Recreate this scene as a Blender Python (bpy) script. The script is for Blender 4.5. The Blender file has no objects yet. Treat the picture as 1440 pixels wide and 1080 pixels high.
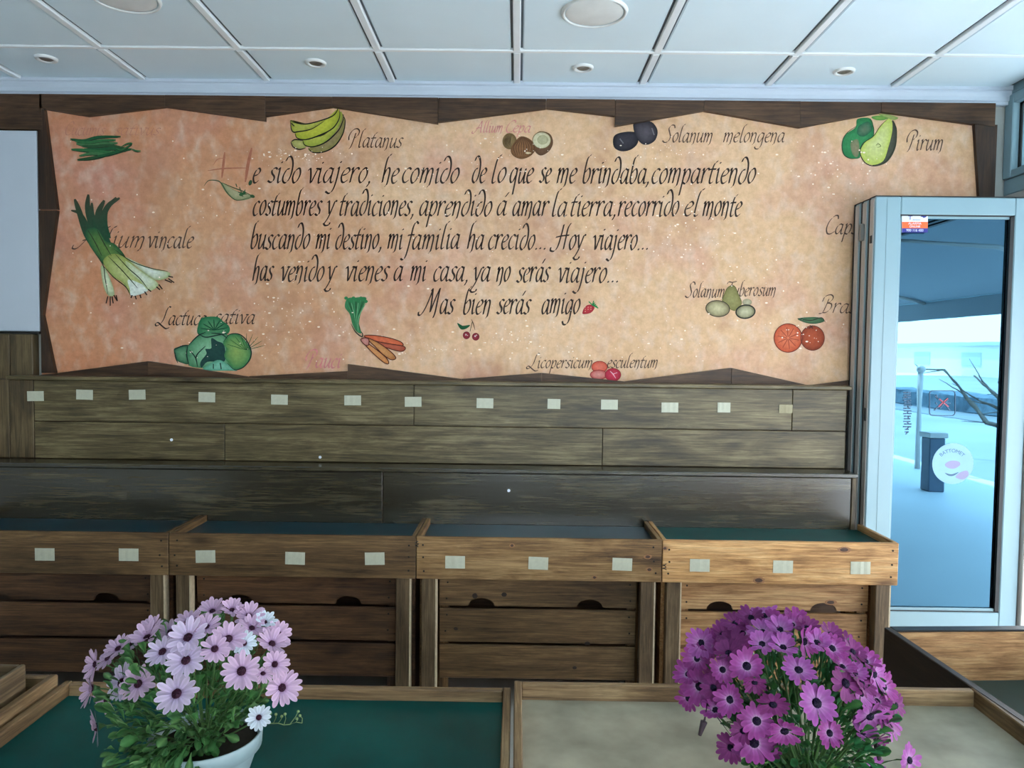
import bpy, bmesh, math, random
from mathutils import Vector, Matrix, Euler
random.seed(7)
S = bpy.context.scene
COL = S.collection
PI = math.pi

# ------------------------------------------------------------------ camera
CAMZ = 1.55
FPX = 1040.0
cam_d = bpy.data.cameras.new('camera')
cam = bpy.data.objects.new('camera', cam_d); COL.objects.link(cam)
cam_d.sensor_fit = 'HORIZONTAL'; cam_d.sensor_width = 36.0
cam_d.lens = 36.0 * FPX / 1440.0
cam_d.clip_start = 0.05; cam_d.clip_end = 300
YAW, PITCH, ROLL = 0.0067, 0.0433, 0.0122
CM = (Matrix.Translation((0, 0, CAMZ)) @ Matrix.Rotation(YAW, 4, 'Z')
      @ Matrix.Rotation(PI/2 - PITCH, 4, 'X') @ Matrix.Rotation(ROLL, 4, 'Z'))
cam.matrix_world = CM
S.camera = cam

# ------------------------------------------------------------------ world, sun, exposure
w = bpy.data.worlds.new('world'); S.world = w; w.use_nodes = True
nt = w.node_tree; nt.nodes.clear()
wo = nt.nodes.new('ShaderNodeOutputWorld'); bg = nt.nodes.new('ShaderNodeBackground')
tc = nt.nodes.new('ShaderNodeTexCoord'); sp = nt.nodes.new('ShaderNodeSeparateXYZ')
cr = nt.nodes.new('ShaderNodeValToRGB')
cr.color_ramp.elements[0].position = 0.0; cr.color_ramp.elements[0].color = (0.97, 0.985, 1.0, 1)
cr.color_ramp.elements[1].position = 0.8; cr.color_ramp.elements[1].color = (0.72, 0.86, 1.0, 1)
nt.links.new(tc.outputs['Generated'], sp.inputs[0]); nt.links.new(sp.outputs['Z'], cr.inputs[0])
nt.links.new(cr.outputs[0], bg.inputs[0]); bg.inputs[1].default_value = 1.9
nt.links.new(bg.outputs[0], wo.inputs[0])
sun_d = bpy.data.lights.new('sun', 'SUN'); sun_d.energy = 4.0; sun_d.angle = 0.03; sun_d.color = (1.0, 0.96, 0.9)
sun = bpy.data.objects.new('sun', sun_d); COL.objects.link(sun)
sun.rotation_euler = (math.radians(28), math.radians(-14), 0)
S.view_settings.view_transform = 'Standard'; S.view_settings.look = 'None'
S.view_settings.exposure = 2.75; S.view_settings.gamma = 1.0
S.view_settings.use_curve_mapping = False

# ------------------------------------------------------------------ helpers
def ray(px, py):
    return CM.to_3x3() @ Vector(((px-720)/FPX, -(py-540)/FPX, -1.0))
def aty(px, py, Y):
    d = ray(px, py); t = Y/d.y
    return Vector((d.x*t, Y, CAMZ + d.z*t))
def atz(px, py, Z):
    d = ray(px, py); t = (Z-CAMZ)/d.z
    return Vector((d.x*t, d.y*t, Z))
def lin(c):
    return tuple(((v/255.0)/12.92 if v/255.0 <= 0.04045 else ((v/255.0+0.055)/1.055)**2.4) for v in c)
def c4(c): return (*lin(c), 1.0)

def nodes(name):
    m = bpy.data.materials.new(name); m.use_nodes = True
    n = m.node_tree; n.nodes.clear()
    out = n.nodes.new('ShaderNodeOutputMaterial'); b = n.nodes.new('ShaderNodeBsdfPrincipled')
    n.links.new(b.outputs[0], out.inputs[0])
    return m, n, b, out
def plain(name, col, rough=0.5, metal=0.0, var=0.06, scale=12.0, spec=0.5, bump=0.0):
    m, n, b, out = nodes(name)
    t = n.nodes.new('ShaderNodeTexCoord'); no = n.nodes.new('ShaderNodeTexNoise')
    no.inputs['Scale'].default_value = scale; no.inputs['Detail'].default_value = 4
    n.links.new(t.outputs['Object'], no.inputs['Vector'])
    r = n.nodes.new('ShaderNodeValToRGB'); c = lin(col)
    r.color_ramp.elements[0].position = 0.3; r.color_ramp.elements[1].position = 0.7
    r.color_ramp.elements[0].color = (*[v*(1-var) for v in c], 1)
    r.color_ramp.elements[1].color = (*[min(1, v*(1+var)) for v in c], 1)
    n.links.new(no.outputs[0], r.inputs[0]); n.links.new(r.outputs[0], b.inputs['Base Color'])
    b.inputs['Roughness'].default_value = rough; b.inputs['Metallic'].default_value = metal
    b.inputs['Specular IOR Level'].default_value = spec
    if bump:
        bp = n.nodes.new('ShaderNodeBump'); bp.inputs['Strength'].default_value = bump; bp.inputs['Distance'].default_value = 0.003
        n.links.new(no.outputs[0], bp.inputs['Height']); n.links.new(bp.outputs[0], b.inputs['Normal'])
    return m
def wood(name, dark, mid, light, axis='X', rough=0.5, knots=1.0, spec=0.4):
    """procedural board: long grain along one axis, streaks, stain patches and knots"""
    m, n, b, out = nodes(name)
    L = n.links.new
    t = n.nodes.new('ShaderNodeTexCoord'); oi = n.nodes.new('ShaderNodeObjectInfo')
    mul = n.nodes.new('ShaderNodeMath'); mul.operation = 'MULTIPLY'; mul.inputs[1].default_value = 37.0
    L(oi.outputs['Random'], mul.inputs[0])
    add = n.nodes.new('ShaderNodeVectorMath'); add.operation = 'ADD'
    L(t.outputs['Object'], add.inputs[0]); L(mul.outputs[0], add.inputs[1])
    def noise(s_long, s_cross, detail=5, dist=0.0, rough_=0.55):
        mp = n.nodes.new('ShaderNodeMapping')
        sc = [s_cross]*3; sc['XYZ'.index(axis)] = s_long
        mp.inputs['Scale'].default_value = sc
        L(add.outputs[0], mp.inputs['Vector'])
        no = n.nodes.new('ShaderNodeTexNoise'); no.inputs['Scale'].default_value = 1.0
        no.inputs['Detail'].default_value = detail; no.inputs['Distortion'].default_value = dist
        no.inputs['Roughness'].default_value = rough_
        L(mp.outputs[0], no.inputs['Vector']); return no
    grain = noise(2.2, 44, 8, 1.4, 0.72); stain = noise(2.2, 7, 5, 0.8, 0.6); fine = noise(7, 150, 5, 0.3, 0.7)
    r = n.nodes.new('ShaderNodeValToRGB'); e = r.color_ramp.elements
    e[0].position = 0.38; e[0].color = c4(dark); e[1].position = 0.62; e[1].color = c4(light)
    me = e.new(0.5); me.color = c4(mid)
    mixf = n.nodes.new('ShaderNodeMix'); mixf.data_type = 'FLOAT'; mixf.inputs[0].default_value = 0.45
    L(grain.outputs[0], mixf.inputs[2]); L(stain.outputs[0], mixf.inputs[3]); L(mixf.outputs[0], r.inputs[0])
    # fine pores
    r2 = n.nodes.new('ShaderNodeValToRGB'); r2.color_ramp.elements[0].position = 0.35; r2.color_ramp.elements[1].position = 0.6
    r2.color_ramp.elements[0].color = (0.42, 0.38, 0.34, 1); r2.color_ramp.elements[1].color = (1, 1, 1, 1)
    L(fine.outputs[0], r2.inputs[0])
    mx = n.nodes.new('ShaderNodeMix'); mx.data_type = 'RGBA'; mx.blend_type = 'MULTIPLY'; mx.inputs[0].default_value = 0.8
    L(r.outputs[0], mx.inputs[6]); L(r2.outputs[0], mx.inputs[7])
    # knots
    mp = n.nodes.new('ShaderNodeMapping'); sc = [6.5]*3; sc['XYZ'.index(axis)] = 2.6
    mp.inputs['Scale'].default_value = sc; L(add.outputs[0], mp.inputs['Vector'])
    vo = n.nodes.new('ShaderNodeTexVoronoi'); vo.inputs['Scale'].default_value = 1.0; L(mp.outputs[0], vo.inputs['Vector'])
    r3 = n.nodes.new('ShaderNodeValToRGB'); r3.color_ramp.elements[0].position = 0.05; r3.color_ramp.elements[1].position = 0.2
    r3.color_ramp.elements[0].color = (0.22, 0.17, 0.14, 1); r3.color_ramp.elements[1].color = (1, 1, 1, 1)
    L(vo.outputs['Distance'], r3.inputs[0])
    mk = n.nodes.new('ShaderNodeMix'); mk.data_type = 'RGBA'; mk.blend_type = 'MULTIPLY'; mk.inputs[0].default_value = 0.8*knots
    L(mx.outputs[2], mk.inputs[6]); L(r3.outputs[0], mk.inputs[7])
    L(mk.outputs[2], b.inputs['Base Color'])
    b.inputs['Roughness'].default_value = rough; b.inputs['Specular IOR Level'].default_value = spec
    bp = n.nodes.new('ShaderNodeBump'); bp.inputs['Strength'].default_value = 0.25; bp.inputs['Distance'].default_value = 0.0015
    L(grain.outputs[0], bp.inputs['Height']); L(bp.outputs[0], b.inputs['Normal'])
    return m
def vcol(name, rough=0.6, trans=0.0, spec=0.3, mott=0.18, scale=60):
    """base colour from the mesh's own pigment attribute"""
    m, n, b, out = nodes(name)
    a = n.nodes.new('ShaderNodeAttribute'); a.attribute_name = 'pigment'
    t = n.nodes.new('ShaderNodeTexCoord'); no = n.nodes.new('ShaderNodeTexNoise'); no.inputs['Scale'].default_value = scale
    n.links.new(t.outputs['Object'], no.inputs['Vector'])
    r = n.nodes.new('ShaderNodeValToRGB'); r.color_ramp.elements[0].position = 0.3; r.color_ramp.elements[1].position = 0.7
    r.color_ramp.elements[0].color = (1-mott, 1-mott, 1-mott, 1); r.color_ramp.elements[1].color = (1, 1, 1, 1)
    n.links.new(no.outputs[0], r.inputs[0])
    mx = n.nodes.new('ShaderNodeMix'); mx.data_type = 'RGBA'; mx.blend_type = 'MULTIPLY'; mx.inputs[0].default_value = 1
    n.links.new(a.outputs['Color'], mx.inputs[6]); n.links.new(r.outputs[0], mx.inputs[7])
    n.links.new(mx.outputs[2], b.inputs['Base Color'])
    b.inputs['Roughness'].default_value = rough; b.inputs['Specular IOR Level'].default_value = spec
    if trans:
        tr = n.nodes.new('ShaderNodeBsdfTranslucent'); ms = n.nodes.new('ShaderNodeMixShader'); ms.inputs[0].default_value = trans
        n.links.new(mx.outputs[2], tr.inputs[0]); n.links.new(b.outputs[0], ms.inputs[1]); n.links.new(tr.outputs[0], ms.inputs[2])
        n.links.new(ms.outputs[0], out.inputs[0])
    return m

def tag(o, label=None, cat=None, group=None, kind=None):
    if label: o['label'] = label
    if cat: o['category'] = cat
    if group: o['group'] = group
    if kind: o['kind'] = kind
    return o
def empty(name, loc, label=None, cat=None, group=None):
    o = bpy.data.objects.new(name, None); COL.objects.link(o); o.location = loc; o.empty_display_size = 0.05
    return tag(o, label, cat, group)
def wloc(o):
    v = Vector((0, 0, 0))
    while o is not None: v += Vector(o.location); o = o.parent
    return v
def link(name, me, mat, parent=None, smooth=False):
    """me has world coordinates; shifted into the parent's frame"""
    if parent is not None: me.transform(Matrix.Translation(-wloc(parent)))
    me.name = name
    if mat is not None:
        me.materials.clear()
        for q in (mat if isinstance(mat, (list, tuple)) else [mat]): me.materials.append(q)
    if smooth:
        for p in me.polygons: p.use_smooth = True
    o = bpy.data.objects.new(name, me); COL.objects.link(o)
    if parent is not None: o.parent = parent
    return o
def fin(name, bm, mat, parent=None, smooth=False, center=False):
    me = bpy.data.meshes.new(name); bmesh.ops.recalc_face_normals(bm, faces=bm.faces) if not center else None
    bm.to_mesh(me); bm.free()
    return link(name, me, mat, parent, smooth)
def rebase(o):
    """put a top-level mesh object's origin at the base of its geometry"""
    me = o.data; xs = [v.co for v in me.vertices]
    c = Vector((sum(v.x for v in xs)/len(xs), sum(v.y for v in xs)/len(xs), min(v.z for v in xs)))
    me.transform(Matrix.Translation(-c)); o.location = c; return o
def bx(bm, x0, x1, y0, y1, z0, z1, bev=0.0, M=None):
    r = bmesh.ops.create_cube(bm, size=1.0)
    vs = r['verts']
    for v in vs:
        v.co = Vector(((x0+x1)/2 + v.co.x*(x1-x0), (y0+y1)/2 + v.co.y*(y1-y0), (z0+z1)/2 + v.co.z*(z1-z0)))
    if bev:
        es = list({e for v in vs for e in v.link_edges})
        q = bmesh.ops.bevel(bm, geom=es, offset=bev, segments=1, affect='EDGES', clamp_overlap=True)
        vs = list({v for f in q['faces'] for v in f.verts})
    if M is not None:
        for v in vs: v.co = M @ v.co
    return vs
def box(name, x0, x1, y0, y1, z0, z1, mat, parent=None, bev=0.002, M=None):
    bm = bmesh.new(); bx(bm, x0, x1, y0, y1, z0, z1, bev, M); return fin(name, bm, mat, parent)
def prism(bm, pts, y0, y1):
    """polygon of (x,z) extruded from y0 (front) to y1"""
    a = [bm.verts.new((p[0], y0, p[1])) for p in pts]; b_ = [bm.verts.new((p[0], y1, p[1])) for p in pts]
    bm.faces.new(a); bm.faces.new(b_[::-1])
    for i in range(len(pts)):
        j = (i+1) % len(pts); bm.faces.new((a[j], a[i], b_[i], b_[j]))
def tube(bm, pts, r, seg=6, r1=None):
    rings = []; n = len(pts)
    for i, p in enumerate(pts):
        p = Vector(p); a = Vector(pts[max(0, i-1)]); c = Vector(pts[min(n-1, i+1)])
        d = (c-a).normalized(); u = d.orthogonal().normalized(); v = d.cross(u)
        rr = r if r1 is None else r + (r1-r)*i/max(1, n-1)
        rings.append([bm.verts.new(p + (u*math.cos(2*PI*k/seg) + v*math.sin(2*PI*k/seg))*rr) for k in range(seg)])
    for i in range(n-1):
        A, B = rings[i], rings[i+1]
        # rings may be twisted by orthogonal(): match the nearest start
        s = min(range(seg), key=lambda q: (B[q].co-A[0].co).length)
        for k in range(seg):
            bm.faces.new((A[k], A[(k+1) % seg], B[(s+k+1) % seg], B[(s+k) % seg]))
    bm.faces.new(rings[0][::-1]); bm.faces.new(rings[-1])
def lathe(bm, prof, cx, cy, seg=32, cap=False):
    rings = []
    for r, z in prof:
        rings.append([bm.verts.new((cx+r*math.cos(2*PI*k/seg), cy+r*math.sin(2*PI*k/seg), z)) for k in range(seg)])
    for i in range(len(rings)-1):
        for k in range(seg):
            bm.faces.new((rings[i][k], rings[i][(k+1) % seg], rings[i+1][(k+1) % seg], rings[i+1][k]))
    if cap: bm.faces.new(rings[0][::-1])
def cat(pts, sub=6, closed=False):
    """Catmull-Rom through 2-D points"""
    P = [Vector((*p, 0)) if len(p) == 2 else Vector(p) for p in pts]; n = len(P); out = []
    rng = range(n) if closed else range(n-1)
    for i in rng:
        p0 = P[(i-1) % n] if closed or i > 0 else P[0]*2-P[1]
        p1 = P[i]; p2 = P[(i+1) % n]
        p3 = P[(i+2) % n] if closed or i+2 < n else P[n-1]*2-P[n-2]
        for s in range(sub):
            t = s/sub
            out.append(0.5*((2*p1) + (-p0+p2)*t + (2*p0-5*p1+4*p2-p3)*t*t + (-p0+3*p1-3*p2+p3)*t**3))
    if not closed: out.append(P[-1])
    return [(v.x, v.y) for v in out]

# ------------------------------------------------------------------ materials
M_board = wood('weathered_board', (58, 48, 30), (100, 88, 60), (142, 128, 94), 'X', 0.40)
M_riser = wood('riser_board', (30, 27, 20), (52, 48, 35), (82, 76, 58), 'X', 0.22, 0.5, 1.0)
M_boardv = wood('weathered_board_upright', (62, 50, 34), (98, 82, 56), (124, 106, 76), 'Z', 0.5)
M_trim = wood('dark_trim_wood', (50, 32, 20), (80, 55, 36), (104, 76, 54), 'X', 0.5, 0.6)
M_trimv = wood('dark_trim_wood_upright', (36, 22, 14), (58, 38, 24), (82, 56, 38), 'Z', 0.5, 0.5)
W = {}
def wset(key, d, m, l, rough=0.5):
    W[key] = [wood('%s_%s' % (key, a.lower()), d, m, l, a, rough) for a in 'XYZ']
wset('brown_pine', (70, 50, 30), (108, 82, 52), (140, 110, 74))
wset('tan_pine', (88, 62, 36), (142, 108, 68), (174, 140, 96))
wset('leg_wood', (70, 54, 38), (104, 84, 60), (134, 112, 84))
wset('pale_pine', (136, 92, 52), (204, 154, 98), (228, 186, 132))
wset('slat_brown', (54, 34, 22), (92, 62, 40), (124, 88, 58))
wset('honey_pine', (118, 80, 48), (172, 128, 84), (204, 164, 116))
wset('table_wood', (86, 64, 42), (130, 102, 70), (164, 136, 100))
M_green = plain('green_painted_board', (0, 68, 64), 0.35, 0, 0.35, 4, 0.1, 0.1)  # strong tone variation paints swirling reflections into the base colour
M_greenb = plain('blue_green_board', (16, 56, 68), 0.3, 0, 0.2, 6, 0.5, 0.1)
M_grey = plain('worn_grey_board', (150, 142, 122), 0.5, 0, 0.30, 9, 0.4, 0.2)
M_darkgreen = plain('dark_green_board', (24, 58, 56), 0.4, 0, 0.2, 8)
M_ceil = plain('ceiling_paint', (222, 240, 250), 0.6, 0, 0.02, 3)
M_ceilr = plain('ceiling_rail_paint', (236, 242, 246), 0.45, 0, 0.02, 5)
M_groove = plain('ceiling_groove', (110, 122, 130), 0.8, 0, 0.05, 5)
M_cornice = plain('cornice_paint', (196, 206, 220), 0.5, 0, 0.03, 4)
M_plaster = plain('plaster', (176, 178, 174), 0.8, 0, 0.05, 6)
M_panel = plain('pale_panel', (192, 200, 212), 0.45, 0, 0.03, 3)
M_floor = plain('floor_stone', (176, 170, 160), 0.5, 0, 0.12, 4)
M_pvc = plain('white_frame', (136, 164, 174), 0.3, 0, 0.02, 3)
M_pvcd = plain('grey_profile', (190, 184, 178), 0.4, 0, 0.04, 8)
M_rubber = plain('black_gasket', (14, 16, 18), 0.5, 0, 0.05, 10)
M_steel = plain('steel', (150, 152, 150), 0.3, 0.9, 0.05, 10)
M_screw = plain('screw_head', (40, 34, 28), 0.5, 0.5, 0.1, 40)
M_tag = plain('price_strip', (188, 188, 168), 0.45, 0, 0.05, 90)
M_tagw = plain('faded_price_strip', (150, 140, 108), 0.5, 0, 0.08, 90)
M_black = plain('black_plastic', (20, 20, 22), 0.4)
M_pot = plain('white_pot', (132, 150, 154), 0.4, 0, 0.04, 20)
M_potg = plain('green_pot', (96, 160, 60), 0.4, 0, 0.04, 20)
M_soil = plain('soil', (44, 32, 24), 0.95, 0, 0.3, 80)
M_lamp = plain('lamp_white', (226, 230, 230), 0.35)
M_lampin = plain('lamp_reflector', (150, 146, 136), 0.3, 0.6)
M_ink = plain('brush_ink', (50, 36, 31), 0.55, 0, 0.35, 55, 0.2)
M_inkc = plain('thin_brush_ink', (84, 62, 52), 0.6, 0, 0.35, 55, 0.2)
M_paint = vcol('pigment_paint', 0.6, 0, 0.2, 0.22, 70)
M_petal = vcol('petal', 0.55, 0.35, 0.2, 0.1, 300)
M_leaf = vcol('leaf', 0.45, 0.25, 0.4, 0.25, 120)
M_speck = plain('white_speckle', (246, 226, 206), 0.5, 0, 0.05, 50)

# mural ground: washed pinks, ochres and creams
def mural_mat():
    m, n, b, out = nodes('mural_wash'); L = n.links.new
    t = n.nodes.new('ShaderNodeTexCoord'); s = n.nodes.new('ShaderNodeSeparateXYZ'); L(t.outputs['Object'], s.inputs[0])
    no = n.nodes.new('ShaderNodeTexNoise'); no.inputs['Scale'].default_value = 1.6; no.inputs['Detail'].default_value = 6; L(t.outputs['Object'], no.inputs['Vector'])
    mr = n.nodes.new('ShaderNodeMapRange'); mr.inputs['From Min'].default_value = -2.4; mr.inputs['From Max'].default_value = 0.6
    L(s.outputs['X'], mr.inputs['Value'])
    ad = n.nodes.new('ShaderNodeMath'); ad.operation = 'ADD'; L(mr.outputs[0], ad.inputs[0])
    sc = n.nodes.new('ShaderNodeMath'); sc.operation = 'MULTIPLY_ADD'; sc.inputs[1].default_value = 1.3; sc.inputs[2].default_value = -0.65
    L(no.outputs[0], sc.inputs[0]); L(sc.outputs[0], ad.inputs[1])
    r = n.nodes.new('ShaderNodeValToRGB'); e = r.color_ramp.elements
    e[0].position = 0.0; e[0].color = c4((216, 146, 108)); e[1].position = 1.0; e[1].color = c4((224, 182, 142))
    q = e.new(0.45); q.color = c4((216, 164, 126)); q = e.new(0.7); q.color = c4((232, 190, 152))
    L(ad.outputs[0], r.inputs[0])
    # rose clouds low down on the left
    n2 = n.nodes.new('ShaderNodeTexNoise'); n2.inputs['Scale'].default_value = 2.6; n2.inputs['Detail'].default_value = 5
    mp = n.nodes.new('ShaderNodeMapping'); mp.inputs['Location'].default_value = (5, 3, 9); L(t.outputs['Object'], mp.inputs[0]); L(mp.outputs[0], n2.inputs['Vector'])
    r2 = n.nodes.new('ShaderNodeValToRGB'); r2.color_ramp.elements[0].position = 0.5; r2.color_ramp.elements[1].position = 0.72
    r2.color_ramp.elements[0].color = (0, 0, 0, 1); r2.color_ramp.elements[1].color = (.6, .6, .6, 1); L(n2.outputs[0], r2.inputs[0])
    m1 = n.nodes.new('ShaderNodeMix'); m1.data_type = 'RGBA'; L(r2.outputs[0], m1.inputs[0]); L(r.outputs[0], m1.inputs[6]); m1.inputs[7].default_value = c4((212, 150, 138))
    # pale scrubbed streaks
    mp3 = n.nodes.new('ShaderNodeMapping'); mp3.inputs['Scale'].default_value = (11, 11, 7); mp3.inputs['Rotation'].default_value = (0, 0.4, 0); L(t.outputs['Object'], mp3.inputs[0])
    n3 = n.nodes.new('ShaderNodeTexNoise'); n3.inputs['Scale'].default_value = 1.5; n3.inputs['Detail'].default_value = 8; n3.inputs['Distortion'].default_value = 0.2; L(mp3.outputs[0], n3.inputs['Vector'])
    r3 = n.nodes.new('ShaderNodeValToRGB'); r3.color_ramp.elements[0].position = 0.48; r3.color_ramp.elements[1].position = 0.75
    r3.color_ramp.elements[0].color = (0, 0, 0, 1); r3.color_ramp.elements[1].color = (.55, .55, .55, 1); L(n3.outputs[0], r3.inputs[0])
    m2 = n.nodes.new('ShaderNodeMix'); m2.data_type = 'RGBA'; L(r3.outputs[0], m2.inputs[0]); L(m1.outputs[2], m2.inputs[6]); m2.inputs[7].default_value = c4((230, 206, 188))
    n4 = n.nodes.new('ShaderNodeTexNoise'); n4.inputs['Scale'].default_value = 26; n4.inputs['Detail'].default_value = 8; n4.inputs['Roughness'].default_value = .75; L(t.outputs['Object'], n4.inputs['Vector'])
    r4 = n.nodes.new('ShaderNodeValToRGB'); r4.color_ramp.elements[0].position = 0.35; r4.color_ramp.elements[1].position = 0.62; r4.color_ramp.elements[0].color = (.80, .76, .72, 1); r4.color_ramp.elements[1].color = (1, 1, 1, 1); L(n4.outputs[0], r4.inputs[0])
    m3 = n.nodes.new('ShaderNodeMix'); m3.data_type = 'RGBA'; m3.blend_type = 'MULTIPLY'; m3.inputs[0].default_value = 1; L(m2.outputs[2], m3.inputs[6]); L(r4.outputs[0], m3.inputs[7])
    n5 = n.nodes.new('ShaderNodeTexNoise'); n5.inputs['Scale'].default_value = 3.2; n5.inputs['Detail'].default_value = 7; n5.inputs['Roughness'].default_value = .65
    mp5 = n.nodes.new('ShaderNodeMapping'); mp5.inputs['Location'].default_value = (2, 7, 1); L(t.outputs['Object'], mp5.inputs[0]); L(mp5.outputs[0], n5.inputs['Vector'])
    r5 = n.nodes.new('ShaderNodeValToRGB'); r5.color_ramp.elements[0].position = 0.52; r5.color_ramp.elements[1].position = 0.72; r5.color_ramp.elements[0].color = (0, 0, 0, 1); r5.color_ramp.elements[1].color = (.55, .55, .55, 1); L(n5.outputs[0], r5.inputs[0])
    m4 = n.nodes.new('ShaderNodeMix'); m4.data_type = 'RGBA'; L(r5.outputs[0], m4.inputs[0]); L(m3.outputs[2], m4.inputs[6]); m4.inputs[7].default_value = c4((172, 116, 88))
    L(m4.outputs[2], b.inputs['Base Color']); b.inputs['Roughness'].default_value = 0.5; b.inputs['Specular IOR Level'].default_value = 0.3
    return m
M_mural = mural_mat()
def glass_mat(name, tint, refl, fac):
    m = bpy.data.materials.new(name); m.use_nodes = True; n = m.node_tree; n.nodes.clear(); L = n.links.new
    out = n.nodes.new('ShaderNodeOutputMaterial'); tr = n.nodes.new('ShaderNodeBsdfTransparent'); g = n.nodes.new('ShaderNodeBsdfGlossy')
    tr.inputs[0].default_value = (*tint, 1); g.inputs[0].default_value = (*refl, 1); g.inputs['Roughness'].default_value = 0.012
    mx = n.nodes.new('ShaderNodeMixShader'); mx.inputs[0].default_value = fac
    no = n.nodes.new('ShaderNodeTexNoise'); no.inputs['Scale'].default_value = 3.0
    bp = n.nodes.new('ShaderNodeBump'); bp.inputs['Strength'].default_value = 0.02; bp.inputs['Distance'].default_value = 0.01
    L(no.outputs[0], bp.inputs['Height']); L(bp.outputs[0], g.inputs['Normal'])
    L(tr.outputs[0], mx.inputs[1]); L(g.outputs[0], mx.inputs[2]); L(mx.outputs[0], out.inputs[0]); return m
M_glassdoor = glass_mat('coated_door_glass', (0.45, 0.62, 0.7), (0.075, 0.17, 0.245), 0.95)
M_glass = glass_mat('clear_glass', (0.9, 0.95, 0.96), (0.9, 0.95, 1.0), 0.1)

# ------------------------------------------------------------------ room shell
WY = 3.65; CZ = CAMZ+1.29; RX = 2.352; LX = -3.3; RY = -3.2
floor = tag(box('floor', LX, RX, RY, WY, -0.1, 0, M_floor, None, 0), kind='structure')
# floor slabs
for i in range(6):
    for j in range(7):
        x0 = LX+i*0.95; y0 = RY+j*0.98
        box('floor_tile', x0+.004, min(x0+.946, RX), y0+.004, y0+.976, 0, 0.006, M_floor, floor, 0.002)
wall = tag(box('wall_back', LX-.1, RX+.1, WY, WY+.15, 0, CZ+.1, M_plaster, None, 0), kind='structure')
tag(box('wall_left', LX-.15, LX, RY, WY, 0, CZ+.1, M_plaster, None, 0), kind='structure')
bm = bmesh.new()
bx(bm, LX, -.7, RY-.15, RY, 0, CZ+.1); bx(bm, RX-.2, RX, RY-.15, RY, 0, CZ+.1); bx(bm, -.7, RX-.2, RY-.15, RY, 2.62, CZ+.1); bx(bm, -.7, RX-.2, RY-.15, RY, 0, .12)
wr = tag(fin('wall_front', bm, M_plaster), kind='structure')
fw = tag(empty('window_9', (0, RY, .12)), kind='structure')
for k in range(4):
    x = -.7+k*(RX+.7-.26)/3; box('window_frame', x, x+.06, RY-.1, RY-.02, .12, 2.62, M_pvc, fw)
box('window_frame', -.7, RX-.2, RY-.11, RY-.03, .12, .18, M_pvc, fw); box('window_frame', -.7, RX-.2, RY-.11, RY-.03, 2.56, 2.62, M_pvc, fw)
box('window_pane', -.69, RX-.21, RY-.065, RY-.059, .16, 2.58, M_glass, fw, 0)

ceil = tag(box('ceiling', LX, RX, RY, WY, CZ+.010, CZ+.1, M_groove, None, 0), kind='structure')
ROWY = atz(727, 72, CZ).y
XC = atz(727, 122, CZ).x
rows = [(ROWY, WY-.03)] + [(ROWY-.6*(k+1), ROWY-.6*k) for k in range(10)]
ks = list(range(-6, 5))
tile_cache = {}
for (y0, y1) in rows:
    y0 = max(y0, RY+.01)
    if y1 <= y0: continue
    for k in ks:
        x0 = max(XC+.6*k, LX+.0)+.0255; x1 = min(XC+.6*(k+1), RX)-.0255
        if x1-x0 < .05: continue
        box('ceiling_tile', x0, x1, y0+.014, y1-.014, CZ+.001, CZ+.011, M_ceil, ceil, 0.007)
for k in ks:
    x = XC+.6*k
    if LX < x < RX-.02:
        for (y0, y1) in rows[:6]:
            box('ceiling_rail', x-.0155, x+.0155, max(y0, RY+.01)+.012, y1-.012, CZ-.006, CZ+.011, M_ceilr, ceil, 0.003)
for (y0, y1) in rows[:5]:
    box('cross_rail', LX+.01, RX-.01, y0-.012, y0+.012, CZ-.004, CZ+.011, M_ceilr, ceil, 0.003)
# cornice: stepped moulding
bm = bmesh.new()
prof = [(WY, CZ+.008), (WY-.052, CZ+.008), (WY-.052, CZ-.012), (WY-.044, CZ-.016), (WY-.044, CZ-.024), (WY-.036, CZ-.040), (WY-.034, CZ-.058), (WY-.028, CZ-.062), (WY-.028, CZ-.076), (WY, CZ-.076)]
A = [bm.verts.new((LX, y, z)) for y, z in prof]; B = [bm.verts.new((RX, y, z)) for y, z in prof]
for i in range(len(prof)): bm.faces.new((A[i], A[(i+1) % len(prof)], B[(i+1) % len(prof)], B[i]))
bm.faces.new(A); bm.faces.new(B[::-1])
tag(fin('trim_1', bm, M_cornice), kind='structure')

# ceiling fittings
def downlight(px, py, tilt, label):
    p = atz(px, py, CZ)
    t = empty('downlight', (p.x, p.y, CZ), label, 'light', 'recessed spots along the ceiling edge')
    bm = bmesh.new(); lathe(bm, [(.030, CZ+.0), (.030, CZ-.004), (.036, CZ-.009), (.045, CZ-.007), (.048, CZ+.002)], p.x, p.y, 28); fin('rim', bm, M_lamp, t, True)
    bm = bmesh.new(); lathe(bm, [(.001, CZ-.002+tilt), (.016, CZ-.004), (.024, CZ-.006), (.030, CZ-.001)], p.x, p.y, 24); fin('bulb', bm, M_lampin, t, True)
downlight(65, 82, 0, 'small recessed ceiling spot above the pale grey board, leftmost')
downlight(444, 88, 0, 'small recessed ceiling spot above the painted bananas')
downlight(820, 95, 0, 'small recessed ceiling spot above the painted aubergines')
downlight(1187, 100, 0.002, 'small recessed ceiling spot above the painted pears, rightmost')
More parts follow.
